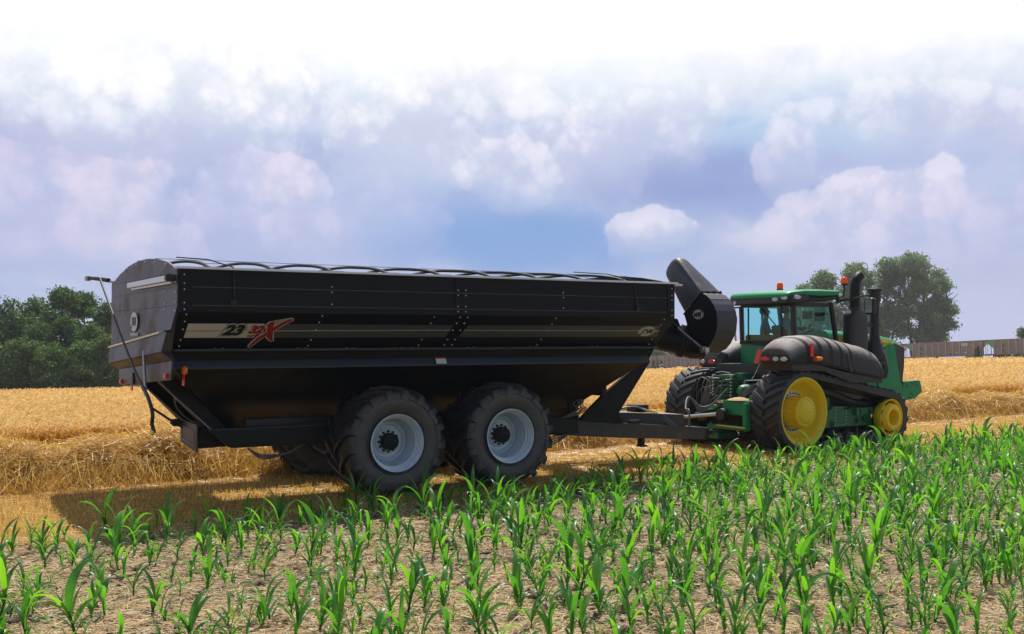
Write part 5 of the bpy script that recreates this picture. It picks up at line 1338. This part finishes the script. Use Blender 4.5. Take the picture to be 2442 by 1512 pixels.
    py = MB(); py.tube([(-1.25, .92, .74), (-1.15, -.15, .865)], [.042, .05], 12); py.build('lift_cylinder', M['steel'], trac, smooth=50)
    kn = MB(); kn.lathe([(-.1, 0), (-.1, .14), (.05, .15), (.1, .10), (.1, 0)], 16, (-1.05, -.24, .87), 'x'); kn.build('cylinder_joint', M['black'], trac, smooth=40)
    dk = MB(); dk.lohi((-.25, -1.02, .42), (.5, 1.02, .82)); dk.lohi((.0, -.98, 1.2), (.75, .98, 2.05)); dk.build('gearbox', M['black'], trac, bevel=.02)
    # straw caught on the frame
    sw = MB()
    for x, y, z, a in ((-.8, -.55, 1.215, .30), (-.75, .02, 1.13, .22), (-.62, .45, .98, .24)): sw.lathe([(0, a), (.03, a * .8), (.06, a * .4), (.075, 0)], 9, (x, y, z), 'z')
    sw.build('trapped_straw', M['straw_lump'], trac, smooth=60)
    rr = random.Random(3)
    for k in range(9):
        y0 = rr.uniform(-.15, .5); z0 = rr.uniform(1.3, 1.75)
        MB(True).tube([(-.66, y0, z0), (-.8, y0 + .15, z0 - .05), (-.85, y0 + rr.uniform(.15, .35), 1.15 + rr.uniform(-.1, .1)), (-.75, y0 + rr.uniform(.2, .5), .85 + rr.uniform(-.1, .2)), (-.5, y0 + .35, 1.0)], .015, 6).build('rear_hose', M['hose'], trac, smooth=60)
    for k in range(5):
        MB(True).tube([(-.66, -.12, 1.22 - .02 * k), (-.78, -.28, 1.02 - .05 * k), (-.7, -.5, 1.22 + .02 * k), (-.6, -.75, 1.42 + .03 * k), (-.3, -1.0, 1.62 + .02 * k)], .014, 6).build('rear_hose', M['hose'], trac, smooth=60)
    for k in range(12):
        y0 = rr.uniform(.45, .95); z0 = rr.uniform(.95, 1.6)
        MB(True).tube([(-.55, .45, 1.35 + .04 * k), (-.62, y0, z0 + .12), (-.7, y0 + .1, z0 - .25), (-.8, y0 - .1, .72 + rr.uniform(-.1, .15)), (-1.1, .35 + rr.uniform(-.2, .3), .85)], .016, 6).build('rear_hose', M['hose'], trac, smooth=60)
    for lo, hi in (((-.75, -.98, 1.205), (-.55, -.80, 1.34)), ((-.45, -.9, 1.26), (-.15, -.55, 1.36)), ((-.4, -.28, 1.66), (.1, .0, 1.84)), ((-.3, .45, 1.5), (.1, .7, 1.72))): MB().lohi(lo, hi).build('valve_block', M['jdgreen_d'], trac, bevel=.015)
    pl = MB(); pl.tube([(-.35, -.30, 1.66), (-.35, -.95, 1.70)], .014, 6); pl.tube([(-.35, -.30, 1.66), (-.35, -.30, 1.52)], .014, 6); pl.build('guard_rail', M['galv'], trac, smooth=50)
build_tractor_body()

# ---------------------------------------------------------------- people in the cab
def person(loc, rz, label, shirt, hairlen, scale=1.0):
    """seated figure grown as one skin surface; local +x is where the person faces"""
    joints = {'pelvis': (0, 0, .10, .15), 'belly': (-.01, 0, .27, .145), 'chest': (.0, 0, .46, .155), 'neck': (.02, 0, .60, .062), 'chin': (.045, 0, .68, .07), 'head': (.03, 0, .77, .098), 'crown': (.01, 0, .85, .07),
              'shl': (0, .17, .53, .062), 'ell': (.08, .24, .29, .047), 'wrl': (.30, .15, .26, .033), 'hal': (.38, .12, .28, .036),
              'shr': (0, -.17, .53, .062), 'elr': (.08, -.24, .29, .047), 'wrr': (.30, -.15, .26, .033), 'har': (.38, -.12, .28, .036),
              'hil': (.03, .10, .08, .10), 'knl': (.44, .12, .12, .075), 'anl': (.46, .12, -.28, .048), 'tol': (.60, .12, -.33, .04),
              'hir': (.03, -.10, .08, .10), 'knr': (.44, -.12, .12, .075), 'anr': (.46, -.12, -.28, .048), 'tor': (.60, -.12, -.33, .04)}
    bones = [('pelvis', 'belly'), ('belly', 'chest'), ('chest', 'neck'), ('neck', 'chin'), ('chin', 'head'), ('head', 'crown')]
    for s in 'lr': bones += [('chest', 'sh' + s), ('sh' + s, 'el' + s), ('el' + s, 'wr' + s), ('wr' + s, 'ha' + s), ('pelvis', 'hi' + s), ('hi' + s, 'kn' + s), ('kn' + s, 'an' + s), ('an' + s, 'to' + s)]
    names = list(joints); idx = {n: i for i, n in enumerate(names)}
    vs = [joints[n][:3] for n in names]; es = [(idx[a], idx[b]) for a, b in bones]; rad = [joints[n][3] for n in names]
    for s, sy in (('l', 1), ('r', -1)):                                # five fingers on each hand, curled
        hx, hy, hz = joints['ha' + s][:3]
        for k in range(5):
            b = len(vs); off = (k - 2) * .017
            if k == 0: pts = [(hx + .01, hy - sy * .035, hz + .005), (hx + .045, hy - sy * .055, hz + .01)]
            else: pts = [(hx + .05 + .006 * (2 - abs(k - 2)), hy + sy * off, hz), (hx + .075, hy + sy * off, hz - .025)]
            vs += pts; rad += [.0095, .0085]; es += [(idx['ha' + s], b), (b, b + 1)]
    me = bpy.data.meshes.new('person_body'); me.from_pydata(vs, es, [])
    o = bpy.data.objects.new('tmp', me); COL.objects.link(o)
    sk = o.modifiers.new('skin', 'SKIN')
    for i, v in enumerate(me.skin_vertices[0].data): v.radius = (rad[i], rad[i]); v.use_root = (i == 0)
    o.modifiers.new('sub', 'SUBSURF').levels = 2
    dg = bpy.context.evaluated_depsgraph_get(); m2 = bpy.data.meshes.new_from_object(o.evaluated_get(dg)); bpy.data.objects.remove(o)
    for mm in (M['skin'], shirt): m2.materials.append(mm)
    for p in m2.polygons:
        c = p.center; arm = math.hypot(c.x - .30, 0) < .14 and c.z > .18 and c.z < .36
        p.material_index = 0 if (c.z > .60 or (c.x > .22 and c.z > .2)) else 1
    m2.shade_smooth(); m2.name = 'person_body'
    root = empty('person', loc, rz, label, 'person'); root.scale = (scale,) * 3
    body = bpy.data.objects.new('body', m2); COL.objects.link(body); body.parent = root
    hb = MB(); rings = []
    for t in np.linspace(-1, 1, 11):
        r = .112 * math.sqrt(max(0, 1 - t * t)) + .002
        rings.append([(.005 + r * (math.cos(a) * 1.08) - .018, r * math.sin(a) * .92, .80 + .10 * t * (1 if t > 0 else hairlen)) for a in np.linspace(0, 2 * math.pi, 20, endpoint=False)])
    hb.loft(rings); hb.build('hair', M['hair'], root, smooth=60)
    fc = MB(); fc.loft([[(.12, -.012, .745), (.12, .012, .745), (.12, 0, .79)], [(.150, -.008, .742), (.150, .008, .742), (.135, 0, .785)]]); fc.build('nose', M['skin'], root)
    for y in (-.035, .035): MB().lathe([(-.012, 0), (-.01, .012), (.006, .013), (.01, 0)], 10, (.125, y, .785), 'x').build('eye', M['blackfilm'], root)
    MB().box((.128, 0, .715), (.01, .045, .010)).build('mouth', M['redfilm'], root)
    for y in (-.1, .1): MB().lathe([(-.012, .008), (0, .028), (.012, .012)], 10, (.02, y, .765), 'y').build('ear', M['skin'], root)
    return root
def in_cab(x, y, z):
    v = Matrix.Rotation(R(35.5), 3, 'Z') @ Vector((x, y, z)); return (v.x + 5.775, v.y + 26.806, v.z)
person(in_cab(1.48, -.02, 2.60), R(35.5), 'person in a light grey shirt driving, seated nearer the side door of the tractor cab', M['shirt_b'], .9, 1.0)
person(in_cab(1.30, .52, 2.58), R(35.5 - 38), 'person in a dark shirt on the cab passenger seat, turned towards the driver', M['shirt_a'], 1.25, 1.02)

# ================================================================= coal train beyond the wheat
M['car'] = paint('railcar_grey', (.25, .215, .225), .75, var=.2, scale=1.2, dirt=(.17, .13, .12), dirt_amt=.5)
M['car_rib'] = paint('railcar_rib', (.40, .36, .37), .7, var=.1)
M['car_dark'] = paint('railcar_running_gear', (.035, .032, .032), .8, var=.3, scale=3)
M['car_green'] = paint('railcar_green_corner', (.10, .36, .16), .6, var=.1)
M['car_blue'] = paint('railcar_sign', (.42, .52, .60), .5, var=.1)
M['car_orange'] = paint('railcar_orange_mark', (.50, .20, .08), .6, var=.2)
M['car_pale'] = paint('railcar_ladder', (.55, .53, .52), .6, var=.1)
TD = np.array([-.653, .757]); TP = np.array([91.7, 208.4])
def build_railcar():
    root = empty('railcar', (0, 0, 0))
    L, H, W = 16.6, 3.55, 1.55
    # local x along the train (to the far left), y away from the viewer; origin at rail level, mid car
    b = MB(); b.prism([(-7.95, 3.62), (-7.95, 3.30), (-6.35, 1.95), (-6.35, .85), (6.35, .85), (6.35, 1.95), (7.95, 3.30), (7.95, 3.62)], 'y', -W, W)
    b.lohi((-8.0, -W - .10, 3.55), (8.0, W + .1, 3.72)); b.lohi((-6.4, -W - .06, .78), (6.4, W + .06, .95)); b.lohi((-6.3, -W - .05, 2.28), (6.3, -W, 2.34))
    b.build('body', M['car'], root)
    rb = MB()
    for x in np.linspace(-6.3, 6.3, 10): rb.lohi((x - .09, -W - .12, .96), (x + .09, -W - .002, 3.54))
    rb.build('side_ribs', M['car_rib'], root)
    e = MB()
    for s in (-1, 1):
        e.lohi((min(s * 6.3, s * 8.1), -W, .80), (max(s * 6.3, s * 8.1), W, .98)); 
        e.lohi((min(s * 6.9, s * 7.0), -W, .9), (max(s * 6.9, s * 7.0), -W + .1, 2.6)); e.lohi((min(s * 8.0, s * 8.9), -.15, .7), (max(s * 8.0, s * 8.9), .15, .95))
        e.prism([(s * 6.36, .98), (s * 6.36, 1.95), (s * 7.3, 2.75), (s * 7.3, .98)], 'y', .2, .5)
    e.build('end_platform', M['car_dark'], root)
    ld = MB()
    for s in (-1, 1):
        for x in (7.55, 7.95): ld.lohi((min(s * x, s * (x + .07)), -W - .03, .85), (max(s * x, s * (x + .07)), -W + .04, 3.4))
        for k in range(6): ld.lohi((min(s * 7.55, s * 8.0), -W - .02, 1.15 + .38 * k), (max(s * 7.55, s * 8.0), -W + .03, 1.20 + .38 * k))
    ld.build('end_ladder', M['car_pale'], root)
    for s in (-1, 1):
        t = MB(); t.lohi((s * 5.6 - 1.3, -1.0, .35), (s * 5.6 + 1.3, 1.0, .80))
        for dx in (-.9, .9):
            for y in (-.8, .8): t.lathe([(-.07, 0), (-.07, .46), (.07, .46), (.07, 0)], 18, (s * 5.6 + dx, y, .46))
        t.build('bogie', M['car_dark'], root)
    g = MB(); g.prism([(7.9, 3.54), (6.40, 3.54), (6.40, 2.1), (7.9, 3.36)], 'y', -W - .03, -W - .004); g.build('green_corner', M['car_green'], root)
    sg = MB(); sg.lohi((-5.2, -W - .13, 2.75), (-3.9, -W - .105, 3.3)); sg.build('sign_plate', M['car_blue'], root)
    mk = MB(); mk.lohi((-6.15, -W - .02, 2.7), (-5.45, -W - .004, 3.05)); mk.lohi((-6.1, -W - .02, 1.75), (-5.5, -W - .004, 2.05)); mk.lohi((-5.9, -W - .02, .97), (-4.9, -W - .004, 1.12)); mk.lohi((4.9, -W - .02, .97), (6.1, -W - .004, 1.12)); mk.build('safety_marks', M['car_orange'], root)
    lt = MB()
    for x, z, w in ((4.6, 2.75, .7), (4.55, 2.42, .9), (4.6, 1.6, .6), (-1.7, 1.2, .5)): lt.lohi((x - w / 2, -W - .02, z - .07), (x + w / 2, -W - .004, z + .07))
    lt.build('painted_lettering', M['car_dark'], root)
    for x, z in ((-2.8, 1.55), (-4.6, 1.45)): MB().lohi((x - .2, -W - .03, z - .13), (x + .2, -W - .004, z + .13)).build('panel_plate', M['car_pale'], root)
    return root
def place_train():
    slope = math.atan(.048); az = math.atan2(TD[1], TD[0])
    labels = {-1: 'grey coal railcar cut by the right edge of the photo', 0: 'grey coal railcar seen whole right of the tractor hood, green upper corner', 1: 'grey coal railcar mostly hidden behind the tractor hood', 2: 'grey coal railcar hidden behind the tractor cab',
              3: 'grey coal railcar behind the tractor rear and folded auger', 4: 'grey coal railcar seen between the cart front leg and the auger', 5: 'grey coal railcar behind the front end of the cart bin'}
    proto = build_railcar(); kids = list(proto.children)
    for i, j in enumerate(sorted(labels, key=lambda k: abs(k))):
        if i == 0: r = proto
        else:
            r = proto.copy(); COL.objects.link(r)
            for k in kids: c = k.copy(); COL.objects.link(c); c.parent = r
        p = TP + TD * 16.6 * (j + .5); ztop = 2.4 - .064 * (p[1] - 203.3)
        r.location = (p[0], p[1], ztop - 3.70)
        r.rotation_euler = Matrix.Rotation(az, 4, 'Z').to_3x3().__matmul__(Matrix.Rotation(slope, 3, 'Y')).to_euler()
        r.scale = (1, -1, 1)
        tag(r, labels[j], 'railcar', 'coal cars of the train beyond the wheat')
    # ballast bank under the train
    b = MB(); rings = []
    for j in (-2.2, 7.5):
        p = TP + TD * 16.6 * j; z = 2.4 - .064 * (p[1] - 203.3) - 3.70; n = np.array([-TD[1], TD[0]])
        rings.append([(p[0] + n[0] * a, p[1] + n[1] * a, z + h) for a, h in ((-4.5, -2.2), (-1.8, -.05), (1.8, -.05), (4.5, -2.2))])
    b.loft(rings); tag(b.build('railway_bank', paint('ballast', (.22, .19, .17), .95, var=.3, scale=2), None), kind='structure')
place_train()

# ================================================================= trees
def leaf_mat(name, a, b, c, transl=.3):
    return plant(name, [(0, a), (.5, b), (1, c)], .55, transl, (1.4, 1.35, .7))
M['leaf_dark'] = leaf_mat('leaf_dark', (.038, .090, .030), (.060, .130, .038), (.095, .180, .052))
M['leaf_mid'] = leaf_mat('leaf_mid', (.052, .110, .036), (.080, .155, .048), (.13, .21, .068))
M['leaf_pale'] = leaf_mat('leaf_pale', (.060, .100, .040), (.095, .150, .055), (.14, .20, .075))
M['leaf_hazy'] = leaf_mat('leaf_far', (.075, .140, .062), (.115, .195, .088), (.17, .25, .12), .42)  # greens paled and greyed so the colour itself carries distance haze
M['bark'] = paint('bark', (.075, .060, .050), .9, var=.35, scale=3, bump=.6)
def tree(x, y, h, w, mat, label, seed, n=7000, leaf=.3, trunk=.18, base=.02, lobes=16, gap=.55, stems=1, spread=.25, group='trees along the field edge', top=.5, name='leafy_tree'):
    r = np.random.default_rng(seed)
    z0 = float(ground_z(x, y)) - .3
    root = empty(name, (x, y, z0), 0, label, 'tree', group)
    tb = MB(); C = []
    hb = h * base
    for s in range(stems):
        a = 2 * math.pi * s / max(1, stems) + r.uniform(-.4, .4); lean = spread * (w * .5 if stems > 1 else 0)
        top_p = (math.cos(a) * lean + r.normal(0, w * .03), math.sin(a) * lean * .6, h * r.uniform(.80, .92))
        path = [(math.cos(a) * .15 * (stems > 1), math.sin(a) * .1, 0), (top_p[0] * .25, top_p[1] * .25, h * .22), (top_p[0] * .6 + r.normal(0, .1), top_p[1] * .6, h * .5), top_p]
        tb.tube(path, [h * .022 / math.sqrt(stems) + .05, h * .017 / math.sqrt(stems) + .04, h * .010, h * .003], 7)
        for k in range(7):
            f = .25 + .6 * k / 7; p = np.array(path[1]) * (1 - f) + np.array(path[3]) * f
            b = r.uniform(0, 6.28); l = w * .5 * r.uniform(.5, .95) * (1 - .5 * f)
            q = p + np.array([math.cos(b) * l, math.sin(b) * l, l * r.uniform(.4, 1.0)])
            tb.tube([p, (p + q) / 2 + np.array([0, 0, l * .08]), q], [h * .008, h * .005, h * .002], 5)
    tb.build('trunk', M['bark'], root, smooth=60)
    # crown: lobes of clumps of leaf-sized faces
    for k in range(lobes):
        t = r.uniform(0, 1) ** .9; zc = hb + (h - hb) * (.10 + .82 * t)
        env = w * .5 * (math.sin(math.pi * min(1, .16 + .80 * t) ** top) * .85 + .12)
        b = r.uniform(0, 6.28); rad = env * math.sqrt(r.uniform(.15, 1)) * .78
        C.append((rad * math.cos(b), rad * math.sin(b) * .8, zc, w * r.uniform(.13, .24), 1))
    C.append((0, 0, h - w * .12, w * .13, 1)); C.append((w * .05, 0, h - w * .25, w * .18, 1))
    C = np.array(C); wts = C[:, 3] ** 2; wts /= wts.sum()
    nc = max(40, n // 26); k = r.choice(len(C), nc, p=wts)
    d = unit(r.normal(0, 1, (nc, 3))); d[:, 2] = np.where(d[:, 2] < -.3, d[:, 2] * .5, d[:, 2])
    cl = C[k, :3] + d * C[k, 3:4] * r.uniform(gap, 1.05, (nc, 1)) * np.array([[1, 1, .85]])
    m = r.integers(0, nc, n)
    pos = cl[m] + r.normal(0, leaf * 1.15, (n, 3)) * np.array([[1, 1, .7]])
    pos = pos[pos[:, 2] > .2]; n = len(pos)
    u = unit(r.normal(0, 1, (n, 3))); v = unit(np.cross(u, r.normal(0, 1, (n, 3))))
    s = leaf * r.uniform(.55, 1.25, (n, 1))
    V = np.stack([pos - u * s * .6, pos - v * s * .38 + u * s * .05, pos + u * s * .65, pos + v * s * .38 - u * s * .05], 1).reshape(-1, 3)
    npmesh('crown', V, np.arange(n * 4).reshape(-1, 4), mat, root)
    return root
def at(u, Y): return (u - 1221) / 2581 * Y
def top_h(v, x, Y): return 2.73 + (803 - v) * Y / 2581 - float(ground_z(x, Y)) + .3
def build_trees():
    # dense wood at the left: tall back row then bushy edge trees, crowns down to the crop
    back = [(-70, 735, 128, 12, 'dark'), (18, 728, 130, 11, 'dark'), (85, 716, 134, 9, 'mid'), (150, 688, 130, 8, 'dark'), (200, 694, 134, 6, 'dark'), (247, 716, 131, 6.5, 'dark'), (310, 726, 133, 9, 'dark'), (390, 735, 134, 10, 'dark')]
    txt = ['tall tree leaving the photo at its left edge', 'broad dark tree left of the tallest treetop', 'mid green tree with a rounded shoulder left of the wood crest', 'tallest dark tree forming the crest of the left wood', 'slim dark tree just right of the wood crest', 'dark tree showing just left of the tarp swing arm', 'dark tree of the left wood behind the cart rear wall', 'dark tree of the left wood fully behind the cart bin']
    for i, ((u, v, Y, w, k), t) in enumerate(zip(back, txt)):
        x = at(u, Y); tree(x, Y, top_h(v, x, Y), w, M['leaf_' + k], t, 100 + i, n=9500, leaf=.34, lobes=24, gap=.5, base=.0, group='trees of the dense wood at the left', top=.62)
    edge = [(-25, 812, 119, 6, 'pale'), (60, 805, 121, 7, 'mid'), (125, 832, 119.5, 6, 'mid'), (190, 812, 121, 7, 'mid'), (250, 800, 122, 6, 'pale'), (300, 840, 121.5, 5, 'mid'), (20, 850, 119, 5, 'dark'), (95, 775, 124, 7, 'dark'), (215, 765, 125, 7, 'mid'), (155, 755, 126, 6, 'dark')]
    txt = ['light olive shrub at the left photo edge', 'rounded mid green edge tree second from the left', 'low bushy edge tree in the middle of the wood front', 'bushy edge tree right of the middle of the wood front', 'yellowish edge tree beside the cart rear wall', 'low edge shrub partly behind the cart rear wall', 'dark low shrub at the foot of the left wood', 'dark edge tree under the left shoulder of the wood', 'mid height tree below the slim treetop', 'dark mid tree below the wood crest']
    for i, ((u, v, Y, w, k), t) in enumerate(zip(edge, txt)):
        x = at(u, Y); tree(x, Y, top_h(v, x, Y), w, M['leaf_' + k], t, 140 + i, n=6500, leaf=.27, lobes=16, gap=.45, base=.0, group='trees of the dense wood at the left', top=.55)
    # loose tall maples behind the train, right
    far = [(1920, 676, 292, 8.5, 'mid', 1, 'lowest outer tree of the right clump, peeking over the tractor roof'), (1962, 645, 288, 11, 'mid', 2, 'mid height tree of the right clump above the cab beacon'), (2042, 622, 290, 12.5, 'mid', 3, 'tree behind the exhaust pipe in the right clump'),
           (2120, 614, 294, 12, 'mid', 3, 'tree right of the intake stack in the middle of the right clump'), (2178, 602, 288, 12, 'mid', 3, 'tallest loose tree of the right clump, sky showing through'), (2232, 640, 291, 9.5, 'mid', 2, 'outermost right tree of the clump behind the train'), (2085, 770, 284, 9, 'dark', 1, 'dark shrubby tree low behind the tractor hood'), (2000, 790, 284, 8, 'dark', 1, 'dark low tree behind the tractor exhaust housing')]
    for i, (u, v, Y, w, k, st, t) in enumerate(far):
        x = at(u, Y); hh = top_h(v, x, Y)
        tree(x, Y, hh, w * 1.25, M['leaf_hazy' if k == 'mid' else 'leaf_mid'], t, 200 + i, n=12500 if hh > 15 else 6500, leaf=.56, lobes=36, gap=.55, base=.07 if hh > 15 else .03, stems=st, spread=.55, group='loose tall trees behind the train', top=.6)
    x = at(2440, 235); tree(x, 235, top_h(782, x, 235), 5, M['leaf_mid'], 'small round tree behind the railcar at the right photo edge', 230, n=2200, leaf=.4, lobes=9, gap=.4)
    for i, (u, v, w, t) in enumerate(((1560, 832, 7, 'pale shrub above the train, beside the cart front corner'), (1602, 818, 9, 'wider pale shrub above the train, under the auger'), (1650, 834, 8, 'pale shrub above the train, just behind the auger boot'))):
        x = at(u, 300); tree(x, 300, top_h(v, x, 300), w, M['leaf_pale'], t, 240 + i, n=2600, leaf=.45, lobes=10, gap=.5, group='shrubs above the train')
build_trees()

# thin exhaust smoke drifting off the stack
sm = MB(); m0 = in_cab(3.25, -.95, 4.30); rings = []
for t in np.linspace(0, 1, 14):
    r = .08 + .95 * t ** .8; cx = m0[0] + 5.2 * t + .3 * math.sin(7 * t); cy = m0[1] + 2.0 * t; cz = m0[2] + 1.0 * t ** .7 - .9 * t * t + .1 * math.sin(9 * t)
    rings.append([(cx + .2 * r * math.sin(a), cy + r * math.cos(a), cz + r * (.8 + .2 * math.sin(3 * a + 6 * t)) * math.sin(a)) for a in np.linspace(0, 2 * math.pi, 16, endpoint=False)])
sm.loft(rings); sm = sm.build('exhaust_smoke', None, smooth=180)
smm = bpy.data.materials.new('exhaust_smoke'); smm.use_nodes = True; st_ = NT(smm.node_tree); st_.n.clear()
so = st_.new('ShaderNodeOutputMaterial'); sv = st_.new('ShaderNodeVolumePrincipled'); st_.l.new(sv.outputs[0], so.inputs['Volume'])
sv.inputs['Color'].default_value = (.75, .72, .68, 1); sv.inputs['Density'].default_value = .035
sm.data.materials.append(smm); tag(sm, 'faint grey exhaust smoke drifting from the tractor stack', 'smoke', kind='stuff')

# ================================================================= summer haze: one even volume round the whole place
hz = MB(); hz.lohi((-490, -490, -30), (490, 490, 40)); hz = hz.build('haze', None)
hm = bpy.data.materials.new('summer_haze'); hm.use_nodes = True; ht = NT(hm.node_tree); ht.n.clear()
ho = ht.new('ShaderNodeOutputMaterial'); hv_ = ht.new('ShaderNodeVolumePrincipled'); ht.l.new(hv_.outputs[0], ho.inputs['Volume'])
hv_.inputs['Color'].default_value = (.93, .95, 1.0, 1); hv_.inputs['Density'].default_value = .00028
hz.data.materials.append(hm); tag(hz, kind='stuff')
